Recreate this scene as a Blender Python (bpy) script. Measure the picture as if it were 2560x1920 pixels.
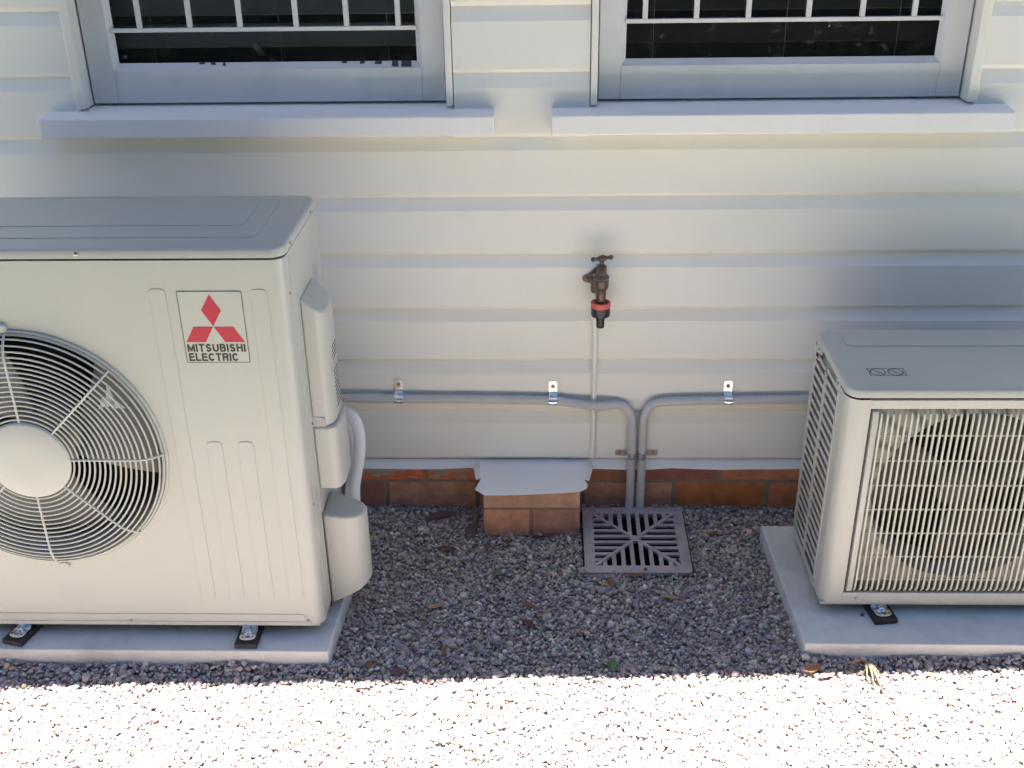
import bpy, bmesh, math, random
import numpy as np
from mathutils import Vector, Matrix
for o in list(bpy.data.objects): bpy.data.objects.remove(o)
S = bpy.context.scene
COL = S.collection
rad = math.radians
random.seed(7)

# ------------------------------------------------------------------ camera
PITCH, YAW, ROLL = rad(26.56), rad(1.878), rad(-.884)
fw = Vector((-math.sin(YAW)*math.cos(PITCH), math.cos(YAW)*math.cos(PITCH), -math.sin(PITCH)))
rt0 = Vector((math.cos(YAW), math.sin(YAW), 0)); up0 = rt0.cross(fw)
rt = rt0*math.cos(ROLL)+up0*math.sin(ROLL); up = up0*math.cos(ROLL)-rt0*math.sin(ROLL)
cam = bpy.data.cameras.new('camera'); cam.sensor_width = 36; cam.lens = 2718.8/2560*36
cam.clip_start = .05; cam.clip_end = 500
co = bpy.data.objects.new('camera', cam); COL.objects.link(co)
m3 = Matrix((rt, up, -fw)).transposed()
co.matrix_world = Matrix.Translation((0, -2.40, 1.558)) @ m3.to_4x4()
S.camera = co
# ------------------------------------------------------------------ sky, sun, exposure
SUN_EL = rad(86.0)          # high summer sun behind the house
SUN_ROT = rad(0)
w = bpy.data.worlds.new('World'); S.world = w; w.use_nodes = True
nt = w.node_tree; bg = nt.nodes['Background']
sky = nt.nodes.new('ShaderNodeTexSky'); sky.sky_type = 'NISHITA'; sky.sun_disc = False
sky.sun_elevation = SUN_EL; sky.sun_rotation = SUN_ROT
sky.air_density = .5; sky.dust_density = .2; sky.ozone_density = 3.0
nt.links.new(sky.outputs[0], bg.inputs[0]); bg.inputs[1].default_value = .05
sun = bpy.data.lights.new('sun', 'SUN'); sun.energy = 5; sun.angle = rad(.53); sun.color = (1, .985, .96)
so = bpy.data.objects.new('sun', sun); COL.objects.link(so)
sd = Vector((0, math.cos(SUN_EL), math.sin(SUN_EL)))      # towards the sun (+Y, behind the wall)
so.rotation_euler = sd.to_track_quat('Z', 'Y').to_euler(); so.location = (0, 6, 9)
vs = S.view_settings; vs.view_transform = 'Standard'; vs.look = 'None'; vs.gamma = 1
vs.exposure = 3.12; vs.use_curve_mapping = False
S.render.engine = 'CYCLES'
S.cycles.max_bounces = 10; S.cycles.diffuse_bounces = 6

# ------------------------------------------------------------------ helpers
class G:
    def __init__(s): s.v = []; s.f = []
    def add(s, pts, faces):
        n = len(s.v); s.v += [tuple(p) for p in pts]; s.f += [tuple(n+i for i in f) for f in faces]; return s
    def box(s, x0, x1, y0, y1, z0, z1):
        return s.add([(x0,y0,z0),(x1,y0,z0),(x1,y1,z0),(x0,y1,z0),(x0,y0,z1),(x1,y0,z1),(x1,y1,z1),(x0,y1,z1)],
                     [(0,3,2,1),(4,5,6,7),(0,1,5,4),(1,2,6,5),(2,3,7,6),(3,0,4,7)])
    def quad(s, *p): return s.add(p, [tuple(range(len(p)))])
    def prism(s, poly, off, caps=True):
        n = len(poly); off = Vector(off); a = [Vector(p) for p in poly]; b = [p+off for p in a]
        f = [(i, (i+1) % n, n+(i+1) % n, n+i) for i in range(n)]
        if caps: f += [tuple(reversed(range(n))), tuple(range(n, 2*n))]
        return s.add(a+b, f)
    def tube(s, path, r, n=10, caps=True):
        P = [Vector(p) for p in path]; m = len(P); pts = []
        T = [(P[min(i+1,m-1)]-P[max(i-1,0)]).normalized() for i in range(m)]
        ref = Vector((0,0,1)) if abs(T[0].z) < .9 else Vector((1,0,0))
        u = T[0].cross(ref).normalized()
        for i in range(m):
            u = (u-T[i]*u.dot(T[i])).normalized(); v = T[i].cross(u)
            ri = r[i] if isinstance(r, (list, tuple)) else r
            pts += [P[i]+(u*math.cos(k*2*math.pi/n)+v*math.sin(k*2*math.pi/n))*ri for k in range(n)]
        f = [(i*n+k, i*n+(k+1) % n, (i+1)*n+(k+1) % n, (i+1)*n+k) for i in range(m-1) for k in range(n)]
        if caps: f += [tuple(reversed(range(n))), tuple((m-1)*n+k for k in range(n))]
        return s.add(pts, f)
    def lathe(s, prof, c, axis='z', n=20):
        c = Vector(c); pts = []
        for r, h in prof:
            for k in range(n):
                a = 2*math.pi*k/n; x, y = r*math.cos(a), r*math.sin(a)
                pts.append(c+{'z': Vector((x,y,h)), 'y': Vector((x,h,-y)), 'x': Vector((h,x,y))}[axis])
        m = len(prof)
        f = [(i*n+k, i*n+(k+1) % n, (i+1)*n+(k+1) % n, (i+1)*n+k) for i in range(m-1) for k in range(n)]
        f += [tuple(reversed(range(n))), tuple((m-1)*n+k for k in range(n))]
        return s.add(pts, f)
    def ring(s, R, r, c, n=72, k=6, axis='y'):
        c = Vector(c); pts = []
        for i in range(n):
            a = 2*math.pi*i/n
            for j in range(k):
                b = 2*math.pi*j/k; q = R+r*math.cos(b)
                pts.append(c+(Vector((q*math.cos(a), r*math.sin(b), q*math.sin(a))) if axis == 'y' else Vector((q*math.cos(a), q*math.sin(a), r*math.sin(b)))))
        return s.add(pts, [(i*k+j, i*k+(j+1) % k, ((i+1) % n)*k+(j+1) % k, ((i+1) % n)*k+j) for i in range(n) for j in range(k)])
    def mesh(s, name):
        me = bpy.data.meshes.new(name); me.from_pydata(s.v, [], s.f); me.validate()
        bm = bmesh.new(); bm.from_mesh(me); bmesh.ops.remove_doubles(bm, verts=bm.verts, dist=1e-6)
        bmesh.ops.recalc_face_normals(bm, faces=bm.faces); bm.to_mesh(me); bm.free()
        return me

def link(name, me, mat, parent=None, bevel=0, smooth=True, ang=40, seg=2):
    o = bpy.data.objects.new(name, me); COL.objects.link(o)
    if mat and not me.materials: me.materials.append(mat)
    if smooth:
        me.shade_smooth(); me.set_sharp_from_angle(angle=rad(ang))
    if bevel:
        b = o.modifiers.new('bevel', 'BEVEL'); b.width = bevel; b.segments = seg; b.limit_method = 'ANGLE'; b.angle_limit = rad(35)
        b.harden_normals = True
    if parent:
        o.parent = parent
        if parent.type == 'EMPTY' and parent.parent is None: o.location = -parent.location
    return o
def part(name, g, mat, parent, bevel=0, smooth=True, label=None, ang=40, seg=2):
    o = link(name, g.mesh(name), mat, parent, bevel, smooth, ang, seg)
    if label: o['label'] = label
    return o
def group_part(name, parent, label=None):
    """an empty that gathers the pieces of one part"""
    o = bpy.data.objects.new(name, None); COL.objects.link(o); o.empty_display_size = .05
    o.parent = parent; o.location = -parent.location
    if label: o['label'] = label
    return o
def tag(o, label, cat, group=None, kind=None):
    if label: o['label'] = label
    if cat: o['category'] = cat
    if group: o['group'] = group
    if kind: o['kind'] = kind
    return o
def thing(name, label, cat, loc=(0,0,0), group=None):
    o = bpy.data.objects.new(name, None); COL.objects.link(o); o.location = loc; o.empty_display_size = .1
    return tag(o, label, cat, group)

# ------------------------------------------------------------------ materials
def mat(name, col, rough=.5, metal=0, var=.08, vscale=6, bump=.0, bscale=200, spec=.5, grime=None, gscale=3, gamt=.0, rnd=0, bdist=.001, coat=0, streak=0):
    m = bpy.data.materials.new(name); m.use_nodes = True; n = m.node_tree.nodes; L = m.node_tree.links
    b = n['Principled BSDF']; b.inputs['Roughness'].default_value = rough; b.inputs['Metallic'].default_value = metal
    b.inputs['Specular IOR Level'].default_value = spec
    if coat: b.inputs['Coat Weight'].default_value = coat; b.inputs['Coat Roughness'].default_value = .15
    tc = n.new('ShaderNodeTexCoord'); nz = n.new('ShaderNodeTexNoise'); nz.inputs['Scale'].default_value = vscale; nz.inputs['Detail'].default_value = 6
    L.new(tc.outputs['Object'], nz.inputs['Vector'])
    mx = n.new('ShaderNodeMix'); mx.data_type = 'RGBA'
    mx.inputs['A'].default_value = (*[c*(1-var) for c in col], 1); mx.inputs['B'].default_value = (*[min(1, c*(1+var)) for c in col], 1)
    L.new(nz.outputs['Fac'], mx.inputs['Factor']); out = mx.outputs['Result']
    if grime:
        n2 = n.new('ShaderNodeTexNoise'); n2.inputs['Scale'].default_value = gscale; n2.inputs['Detail'].default_value = 9; n2.inputs['Roughness'].default_value = .65
        if streak:
            mp = n.new('ShaderNodeMapping'); mp.inputs['Scale'].default_value = (streak, streak, 1); L.new(tc.outputs['Object'], mp.inputs['Vector']); L.new(mp.outputs['Vector'], n2.inputs['Vector'])
        else: L.new(tc.outputs['Object'], n2.inputs['Vector'])
        mr = n.new('ShaderNodeMapRange'); mr.inputs['From Min'].default_value = .5; mr.inputs['From Max'].default_value = .75; mr.inputs['To Max'].default_value = gamt
        L.new(n2.outputs['Fac'], mr.inputs['Value'])
        m2 = n.new('ShaderNodeMix'); m2.data_type = 'RGBA'; m2.inputs['B'].default_value = (*grime, 1)
        L.new(out, m2.inputs['A']); L.new(mr.outputs['Result'], m2.inputs['Factor']); out = m2.outputs['Result']
    if rnd:
        oi = n.new('ShaderNodeObjectInfo'); hs = n.new('ShaderNodeHueSaturation')
        a = n.new('ShaderNodeMapRange'); a.inputs['To Min'].default_value = 1-rnd; a.inputs['To Max'].default_value = 1+rnd
        L.new(oi.outputs['Random'], a.inputs['Value']); L.new(a.outputs['Result'], hs.inputs['Value']); L.new(out, hs.inputs['Color']); out = hs.outputs['Color']
    L.new(out, b.inputs['Base Color'])
    if bump:
        n3 = n.new('ShaderNodeTexNoise'); n3.inputs['Scale'].default_value = bscale; n3.inputs['Detail'].default_value = 4
        L.new(tc.outputs['Object'], n3.inputs['Vector'])
        bp = n.new('ShaderNodeBump'); bp.inputs['Strength'].default_value = bump; bp.inputs['Distance'].default_value = bdist
        L.new(n3.outputs['Fac'], bp.inputs['Height']); L.new(bp.outputs['Normal'], b.inputs['Normal'])
    m.diffuse_color = (*col, 1)
    return m
M = {}
M['wall'] = mat('cream_weatherboard_paint', (.755,.745,.68), .45, var=.025, vscale=4, bump=.25, bscale=90, grime=(.62,.59,.51), gscale=3, gamt=.16, streak=4)
M['trim'] = mat('white_gloss_trim_paint', (.76,.75,.73), .4, var=.03, vscale=5, bump=.3, bscale=70, grime=(.45,.44,.42), gscale=9, gamt=.16)
M['sash'] = mat('weathered_white_sash_paint', (.62,.615,.605), .5, var=.05, vscale=7, bump=.4, bscale=60, grime=(.40,.38,.35), gscale=6, gamt=.35)
M['trim_cream'] = mat('cream_casing_paint', (.74,.72,.65), .4, var=.03, vscale=5, bump=.25, bscale=70)
M['bar'] = mat('white_bar_paint', (.62,.63,.60), .4, var=.05, vscale=20)
M['ac'] = mat('ivory_powder_coat', (.415,.42,.385), .33, var=.012, vscale=3, bump=.05, bscale=900, grime=(.50,.475,.40), gscale=2.2, gamt=.22, streak=7)
M['ac2'] = mat('ivory_plastic', (.425,.43,.392), .42, var=.012, vscale=3)
M['acgrille'] = mat('pale_green_ivory_plastic', (.47,.465,.39), .42, var=.02, vscale=3)
M['slab'] = mat('grey_pad_concrete', (.62,.605,.57), .88, var=.09, vscale=30, bump=.8, bscale=140, grime=(.33,.30,.27), gscale=9, gamt=.5)
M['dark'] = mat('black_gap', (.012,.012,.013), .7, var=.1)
M['fanblade'] = mat('dark_grey_fan_plastic', (.20,.195,.18), .5, var=.1)
M['fandark'] = mat('black_fan_plastic', (.055,.055,.06), .45, var=.1)
M['shroud'] = mat('grey_shroud', (.38,.38,.37), .5, var=.08)
M['coil'] = mat('grey_coil_fins', (.16,.16,.155), .5, var=.25, vscale=300)
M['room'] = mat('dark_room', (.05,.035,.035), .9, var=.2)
M['blind'] = mat('dark_blind_slat', (.62,.64,.68), .5, var=.12, vscale=15)
M['blind_r'] = mat('dark_brown_blind_slat', (.16,.15,.16), .45, var=.12, vscale=15)
M['conduit'] = mat('grey_conduit_plastic', (.49,.48,.475), .42, var=.06, vscale=12, grime=(.25,.22,.2), gscale=20, gamt=.25)
M['hose'] = mat('white_pipe_lagging', (.64,.64,.65), .55, var=.03, bump=.2, bscale=80)
M['zinc'] = mat('zinc_plated_steel', (.80,.81,.82), .22, metal=1, var=.12, vscale=60, bump=.15, bscale=160)
M['screw'] = mat('yellow_passivated_screw', (.45,.27,.10), .35, metal=1, var=.3, vscale=120)
M['steel'] = mat('stainless_screw', (.30,.30,.30), .3, metal=1, var=.15, vscale=120)
M['rubber'] = mat('black_brown_rubber', (.028,.022,.022), .8, var=.3, vscale=40, bump=.5, bscale=300)
M['bronze'] = mat('weathered_brass', (.115,.083,.062), .42, metal=.55, var=.35, vscale=55, bump=.2, bscale=150, grime=(.09,.09,.10), gscale=40, gamt=.6)
M['redplastic'] = mat('red_connector_plastic', (.62,.11,.10), .45, var=.1, vscale=40)
M['blackplastic'] = mat('black_connector_plastic', (.022,.02,.022), .38, var=.2)
M['grate'] = mat('dull_aluminium_grate', (.42,.385,.41), .42, metal=.3, var=.16, vscale=22, bump=.25, bscale=240, grime=(.16,.13,.13), gscale=16, gamt=.6)
M['pit'] = mat('pit_grime', (.025,.02,.02), .95)  # even near-black on the pit walls and floor
M['mortar'] = mat('old_brown_mortar', (.36,.27,.20), .95, var=.25, vscale=40, bump=.8, bscale=150, bdist=.003)
M['logo_red'] = mat('badge_red_print', (.42,.014,.04), .4, var=.02)
M['logo_black'] = mat('badge_black_print', (.022,.026,.024), .45, var=.05)
M['roof'] = mat('roof_sheet', (.28,.29,.30), .5)
M['soffit'] = mat('soffit_paint', (.72,.71,.68), .6)
M['lawn'] = mat('dry_olive_lawn', (.085,.085,.045), .9, var=.4, vscale=3, bump=1, bscale=60, bdist=.03)

def brickmat(name, col, paint=0.0):
    m = bpy.data.materials.new(name); m.use_nodes = True; n = m.node_tree.nodes; L = m.node_tree.links; b = n['Principled BSDF']
    b.inputs['Roughness'].default_value = .9; b.inputs['Specular IOR Level'].default_value = .25
    tc = n.new('ShaderNodeTexCoord'); oi = n.new('ShaderNodeObjectInfo')
    n1 = n.new('ShaderNodeTexNoise'); n1.inputs['Scale'].default_value = 22; n1.inputs['Detail'].default_value = 8; n1.inputs['Roughness'].default_value = .7
    L.new(tc.outputs['Object'], n1.inputs['Vector'])
    cr = n.new('ShaderNodeValToRGB'); e = cr.color_ramp.elements
    e[0].position = .3; e[0].color = (*[c*.85 for c in col], 1); e[1].position = .72; e[1].color = (*[c*1.4 for c in col], 1)
    L.new(n1.outputs['Fac'], cr.inputs['Fac'])
    hs = n.new('ShaderNodeHueSaturation')
    for sock, lo, hi, mul in (('Hue', .488, .512, 1.0), ('Value', .72, 1.3, 3.7), ('Saturation', .8, 1.12, 7.3)):
        f = n.new('ShaderNodeMath'); f.operation = 'MULTIPLY'; f.inputs[1].default_value = mul
        fr = n.new('ShaderNodeMath'); fr.operation = 'FRACT'; mr = n.new('ShaderNodeMapRange'); mr.inputs['To Min'].default_value = lo; mr.inputs['To Max'].default_value = hi
        L.new(oi.outputs['Random'], f.inputs[0]); L.new(f.outputs[0], fr.inputs[0]); L.new(fr.outputs[0], mr.inputs['Value']); L.new(mr.outputs['Result'], hs.inputs[sock])
    L.new(cr.outputs['Color'], hs.inputs['Color']); out = hs.outputs['Color']
    # fine dark pits and pale specks
    n4 = n.new('ShaderNodeTexNoise'); n4.inputs['Scale'].default_value = 190; n4.inputs['Detail'].default_value = 3; L.new(tc.outputs['Object'], n4.inputs['Vector'])
    m4 = n.new('ShaderNodeMapRange'); m4.inputs['From Min'].default_value = .62; m4.inputs['From Max'].default_value = .75; m4.inputs['To Max'].default_value = .5; L.new(n4.outputs['Fac'], m4.inputs['Value'])
    x4 = n.new('ShaderNodeMix'); x4.data_type = 'RGBA'; x4.inputs['B'].default_value = (.30,.22,.15,1); L.new(out, x4.inputs['A']); L.new(m4.outputs['Result'], x4.inputs['Factor']); out = x4.outputs['Result']
    if paint:
        n2 = n.new('ShaderNodeTexNoise'); n2.inputs['Scale'].default_value = 13; n2.inputs['Detail'].default_value = 10; n2.inputs['Roughness'].default_value = .7
        mp = n.new('ShaderNodeMapping'); mp.inputs['Scale'].default_value = (.6, 1, 1.6); L.new(tc.outputs['Object'], mp.inputs['Vector']); L.new(mp.outputs['Vector'], n2.inputs['Vector'])
        mr = n.new('ShaderNodeMapRange'); mr.inputs['From Min'].default_value = paint; mr.inputs['From Max'].default_value = paint+.015
        L.new(n2.outputs['Fac'], mr.inputs['Value'])
        x2 = n.new('ShaderNodeMix'); x2.data_type = 'RGBA'; x2.inputs['B'].default_value = (.50,.45,.40,1); L.new(out, x2.inputs['A']); L.new(mr.outputs['Result'], x2.inputs['Factor']); out = x2.outputs['Result']
    L.new(out, b.inputs['Base Color'])
    bp = n.new('ShaderNodeBump'); bp.inputs['Strength'].default_value = .6; bp.inputs['Distance'].default_value = .002
    L.new(n1.outputs['Fac'], bp.inputs['Height']); L.new(bp.outputs['Normal'], b.inputs['Normal'])
    return m
M['brick'] = brickmat('red_brown_brick', (.56,.205,.115))
M['brick_paint'] = brickmat('red_brick_with_paint_splashes', (.58,.20,.11), .505)
M['pier_mortar'] = mat('pier_mortar', (.40,.25,.16), .95, var=.25, vscale=40, bump=.8, bscale=150, bdist=.003)
M['pierbrick'] = brickmat('tan_brown_pier_brick', (.60,.33,.20), .685)

def gravelmat():
    m = bpy.data.materials.new('grey_purple_gravel'); m.use_nodes = True; n = m.node_tree.nodes; L = m.node_tree.links; b = n['Principled BSDF']
    b.inputs['Roughness'].default_value = .75; b.inputs['Specular IOR Level'].default_value = .35
    at = n.new('ShaderNodeAttribute'); at.attribute_name = 'stone'; L.new(at.outputs['Color'], b.inputs['Base Color'])
    return m
M['gravel'] = gravelmat()
def groundmat():
    m = bpy.data.materials.new('gravel_ground'); m.use_nodes = True; n = m.node_tree.nodes; L = m.node_tree.links; b = n['Principled BSDF']
    b.inputs['Roughness'].default_value = .9
    tc = n.new('ShaderNodeTexCoord'); v = n.new('ShaderNodeTexVoronoi'); v.inputs['Scale'].default_value = 105; L.new(tc.outputs['Object'], v.inputs['Vector'])
    cr = n.new('ShaderNodeValToRGB'); e = cr.color_ramp.elements; e[0].color = (.30,.28,.26,1); e[1].color = (.62,.58,.54,1)
    sp = n.new('ShaderNodeSeparateColor'); L.new(v.outputs['Color'], sp.inputs['Color']); L.new(sp.outputs['Red'], cr.inputs['Fac']); L.new(cr.outputs['Color'], b.inputs['Base Color'])
    bp = n.new('ShaderNodeBump'); bp.invert = True; bp.inputs['Strength'].default_value = 1; bp.inputs['Distance'].default_value = .006
    L.new(v.outputs['Distance'], bp.inputs['Height']); L.new(bp.outputs['Normal'], b.inputs['Normal'])
    return m
M['ground'] = groundmat()
def glassmat(name, speck):
    m = bpy.data.materials.new(name); m.use_nodes = True; n = m.node_tree.nodes; L = m.node_tree.links
    n.remove(n['Principled BSDF']); out = n['Material Output']
    tr = n.new('ShaderNodeBsdfTransparent'); tr.inputs['Color'].default_value = (.82,.84,.84,1)
    gl = n.new('ShaderNodeBsdfGlossy'); gl.inputs['Roughness'].default_value = .02
    fr = n.new('ShaderNodeFresnel'); fr.inputs['IOR'].default_value = 1.5
    mx = n.new('ShaderNodeMixShader'); L.new(fr.outputs[0], mx.inputs[0]); L.new(tr.outputs[0], mx.inputs[1]); L.new(gl.outputs[0], mx.inputs[2])
    # dried specks, cobweb wisps and dust on the pane
    tc = n.new('ShaderNodeTexCoord'); nz = n.new('ShaderNodeTexNoise'); nz.inputs['Scale'].default_value = 70; nz.inputs['Detail'].default_value = 5; nz.inputs['Roughness'].default_value = .75
    L.new(tc.outputs['Object'], nz.inputs['Vector'])
    n2 = n.new('ShaderNodeTexNoise'); n2.inputs['Scale'].default_value = 6; L.new(tc.outputs['Object'], n2.inputs['Vector'])
    ad = n.new('ShaderNodeMath'); ad.operation = 'MULTIPLY'; L.new(nz.outputs['Fac'], ad.inputs[0]); L.new(n2.outputs['Fac'], ad.inputs[1])
    mr = n.new('ShaderNodeMapRange'); mr.inputs['From Min'].default_value = speck; mr.inputs['From Max'].default_value = speck+.05; mr.inputs['To Max'].default_value = .55; mr.inputs['To Min'].default_value = .012
    L.new(ad.outputs[0], mr.inputs['Value'])
    df = n.new('ShaderNodeBsdfDiffuse'); df.inputs['Color'].default_value = (.55,.55,.52,1)
    m2 = n.new('ShaderNodeMixShader'); L.new(mr.outputs['Result'], m2.inputs[0]); L.new(mx.outputs[0], m2.inputs[1]); L.new(df.outputs[0], m2.inputs[2])
    L.new(m2.outputs[0], out.inputs['Surface'])
    return m
M['glass_l'] = glassmat('window_glass', .43); M['glass_r'] = glassmat('speckled_window_glass', .395)

# ------------------------------------------------------------------ ground
GX0, GX1, GY0 = -1.75, 1.75, -1.35
def gh(x, y):
    return .0025*np.sin(3.1*x+1.3)*np.cos(2.3*y+.4)+.0018*np.sin(7.3*x-2.1*y)+.0012*np.sin(13*x+9*y+1)+.0012*np.cos(11*y-17*x)
g = G(); zg = -.0075; hx0, hx1, hy0, hy1 = .118, .329, -.284, -.074
for x0, x1, y0, y1 in ((-60, hx0, -1.55, 8), (hx1, 60, -1.55, 8), (hx0, hx1, -1.55, hy0), (hx0, hx1, hy1, 8)): g.quad((x0,y0,zg),(x1,y0,zg),(x1,y1,zg),(x0,y1,zg))
o = link('ground', g.mesh('ground'), M['ground'], smooth=False); tag(o, 'grey gravel bed beneath the loose stones', None, kind='structure')
g = G().quad((-60,-90,-.02),(60,-90,-.02),(60,-1.55,-.02),(-60,-1.55,-.02))  # added out of view; its near edge limits light bounced onto the wall
o = link('lawn', g.mesh('lawn'), M['lawn'], smooth=False); tag(o, 'green lawn beyond the gravel', None, kind='structure')

def make_gravel():
    rng = np.random.default_rng(3)
    t = (1+5**.5)/2
    base = np.array([(-1,t,0),(1,t,0),(-1,-t,0),(1,-t,0),(0,-1,t),(0,1,t),(0,-1,-t),(0,1,-t),(t,0,-1),(t,0,1),(-t,0,-1),(-t,0,1)], float); base /= np.linalg.norm(base[0])
    F = np.array([(0,11,5),(0,5,1),(0,1,7),(0,7,10),(0,10,11),(1,5,9),(5,11,4),(11,10,2),(10,7,6),(7,1,8),(3,9,4),(3,4,2),(3,2,6),(3,6,8),(3,8,9),(4,9,5),(2,4,11),(6,2,10),(8,6,7),(9,8,1)])
    def field(x0, x1, y0, y1, s):
        xs = np.arange(x0, x1, s); ys = np.arange(y0, y1, s*.866)
        X, Y = np.meshgrid(xs, ys); X[1::2] += s/2
        X = X.ravel()+rng.uniform(-.5, .5, X.size)*s; Y = Y.ravel()+rng.uniform(-.5, .5, Y.size)*s
        return X, Y
    X, Y = field(-1.36, 1.36, -1.02, -.002, .0059)
    A, B = field(GX0, GX1, GY0, -.002, .0088)
    k = (np.abs(A) > 1.355) | (B < -1.015); X = np.r_[X, A[k]]; Y = np.r_[Y, B[k]]
    # not under the pads, pier, grate
    k = ~((X < -.449) & (Y > -.622) & (Y < -.20)); k &= ~((X > .5405+.035*np.clip((-.145-Y)/.44,0,1)*.4) & (Y > -.584) & (Y < -.147))
    k &= ~((X > -.150) & (X < .088) & (Y > -.137)); k &= ~((X > .105) & (X < .345) & (Y > -.296) & (Y < -.058))
    X = X[k]; Y = Y[k]; N = len(X)
    a = .0048*np.exp(rng.normal(0, .36, N)); a = np.clip(a, .0022, .012)
    sc = np.stack([a, a*rng.uniform(.6,.95,N), a*rng.uniform(.42,.75,N)], 1)
    V = base[None]*(1+rng.normal(0, .13, (N,12,1)))*sc[:,None,:]
    # random rotation: yaw plus moderate tilt
    yaw = rng.uniform(0, 2*np.pi, N); ti = rng.normal(0, .45, N); tj = rng.normal(0, .45, N)
    c, s_ = np.cos(ti), np.sin(ti); y_ = V[...,1]*c[:,None]-V[...,2]*s_[:,None]; z_ = V[...,1]*s_[:,None]+V[...,2]*c[:,None]; x_ = V[...,0]
    c, s_ = np.cos(tj), np.sin(tj); x2 = x_*c[:,None]+z_*s_[:,None]; z2 = -x_*s_[:,None]+z_*c[:,None]
    c, s_ = np.cos(yaw), np.sin(yaw); x3 = x2*c[:,None]-y_*s_[:,None]; y3 = x2*s_[:,None]+y_*c[:,None]
    Z = gh(X, Y)+rng.uniform(-.0065, .0045, N)
    # loose stones banked a little against the pads
    nzx = .5+.5*np.sin(X*19+1.1)*np.sin(X*7.3+.4)
    Z += np.where(X < -.40, np.exp(-((Y+.634)/.016)**2)*.016*nzx, 0)+np.where(X > .50, np.exp(-((Y+.595)/.016)**2)*.014*nzx, 0)
    co_ = np.stack([x3+X[:,None], np.minimum(y3+Y[:,None], -.001), z2+Z[:,None]], 2).reshape(-1, 3)
    fa = (F[None]+(np.arange(N)*12)[:,None,None]).reshape(-1, 3)
    me = bpy.data.meshes.new('gravel'); me.vertices.add(len(co_)); me.vertices.foreach_set('co', co_.astype(np.float32).ravel())
    me.loops.add(fa.size); me.loops.foreach_set('vertex_index', fa.astype(np.int32).ravel())
    me.polygons.add(len(fa)); me.polygons.foreach_set('loop_start', np.arange(0, fa.size, 3, dtype=np.int32)); me.polygons.foreach_set('use_smooth', np.ones(len(fa), bool))
    pal = np.array([(.25,.235,.25),(.33,.31,.32),(.17,.155,.165),(.29,.245,.235),(.40,.385,.385),(.30,.265,.285),(.22,.19,.185),(.36,.30,.265),(.235,.235,.26),(.50,.48,.46)])
    pr = np.array([.2,.16,.14,.12,.08,.12,.07,.04,.05,.02]); ci = rng.choice(len(pal), N, p=pr/pr.sum())
    colr = pal[ci]*rng.uniform(1.02, 1.72, (N,1))*(1+rng.normal(0, .05, (N,3)))*np.array([1.07,.985,.87])
    at = me.attributes.new('stone', 'FLOAT_COLOR', 'POINT')
    at.data.foreach_set('color', np.concatenate([np.repeat(colr, 12, 0), np.ones((N*12,1))], 1).astype(np.float32).ravel())
    me.update(); me.validate()
    o = bpy.data.objects.new('gravel', me); COL.objects.link(o); me.materials.append(M['gravel'])
    tag(o, 'loose grey and purple gravel stones spread along the wall', 'gravel', kind='stuff')
make_gravel()

# added unseen foliage: holds low sky off the wall, darkens the pane reflections
def make_sky_block_hedge():
    rng = np.random.default_rng(11); N = 60000; HH, W2 = 3.7, 7.0
    t = thing('hedge', 'tall dark green clipped hedge across the yard opposite the wall', 'hedge', (0, -4.6, 0))
    side = rng.random(N) < .86
    X = rng.uniform(-W2, W2, N); Zc = np.where(side, rng.uniform(.05, HH, N), HH+rng.normal(0, .06, N)); Y = np.where(side, -4.2+rng.normal(0, .06, N)+.05*np.sin(X*2.1)+.04*np.sin(Zc*3+X), rng.uniform(-5.2, -4.2, N))
    th, ph = rng.uniform(0, 2*np.pi, N), rng.uniform(-1, 1, N); u = np.stack([np.cos(th)*np.sqrt(1-ph**2), np.sin(th)*np.sqrt(1-ph**2), ph], 1)
    v = np.cross(u, rng.normal(size=(N, 3))); v /= np.linalg.norm(v, axis=1)[:, None]; c = np.stack([X, Y, Zc], 1)
    L_ = rng.uniform(.016, .030, N)[:, None]; P_ = np.stack([c-u*L_, c+v*L_*.45, c+u*L_, c-v*L_*.45], 1).reshape(-1, 3)
    me = bpy.data.meshes.new('foliage'); me.from_pydata(P_.tolist(), [], (np.arange(N)[:, None]*4+np.arange(4)).tolist())
    M['hedge'] = mat('hedge_leaf', (.026,.036,.02), .8, var=.4, vscale=5)
    link('foliage', me, M['hedge'], t, smooth=False)
    q = G(); nx, nz = 28, 8
    q.add([(-W2+2*W2*i/nx, -4.32+.05*math.sin(i*1.7+j), HH*.985*j/nz) for j in range(nz+1) for i in range(nx+1)]+[(-W2+2*W2*i/nx, -5.1, HH*.98) for i in range(nx+1)], [(j*(nx+1)+i, j*(nx+1)+i+1, (j+1)*(nx+1)+i+1, (j+1)*(nx+1)+i) for j in range(nz+1) for i in range(nx)])
    part('branches', q, M['hedge_core'], t)
M['hedge_core'] = mat('hedge_inner_twigs', (.02,.028,.014), .9, var=.3)
make_sky_block_hedge()

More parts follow.
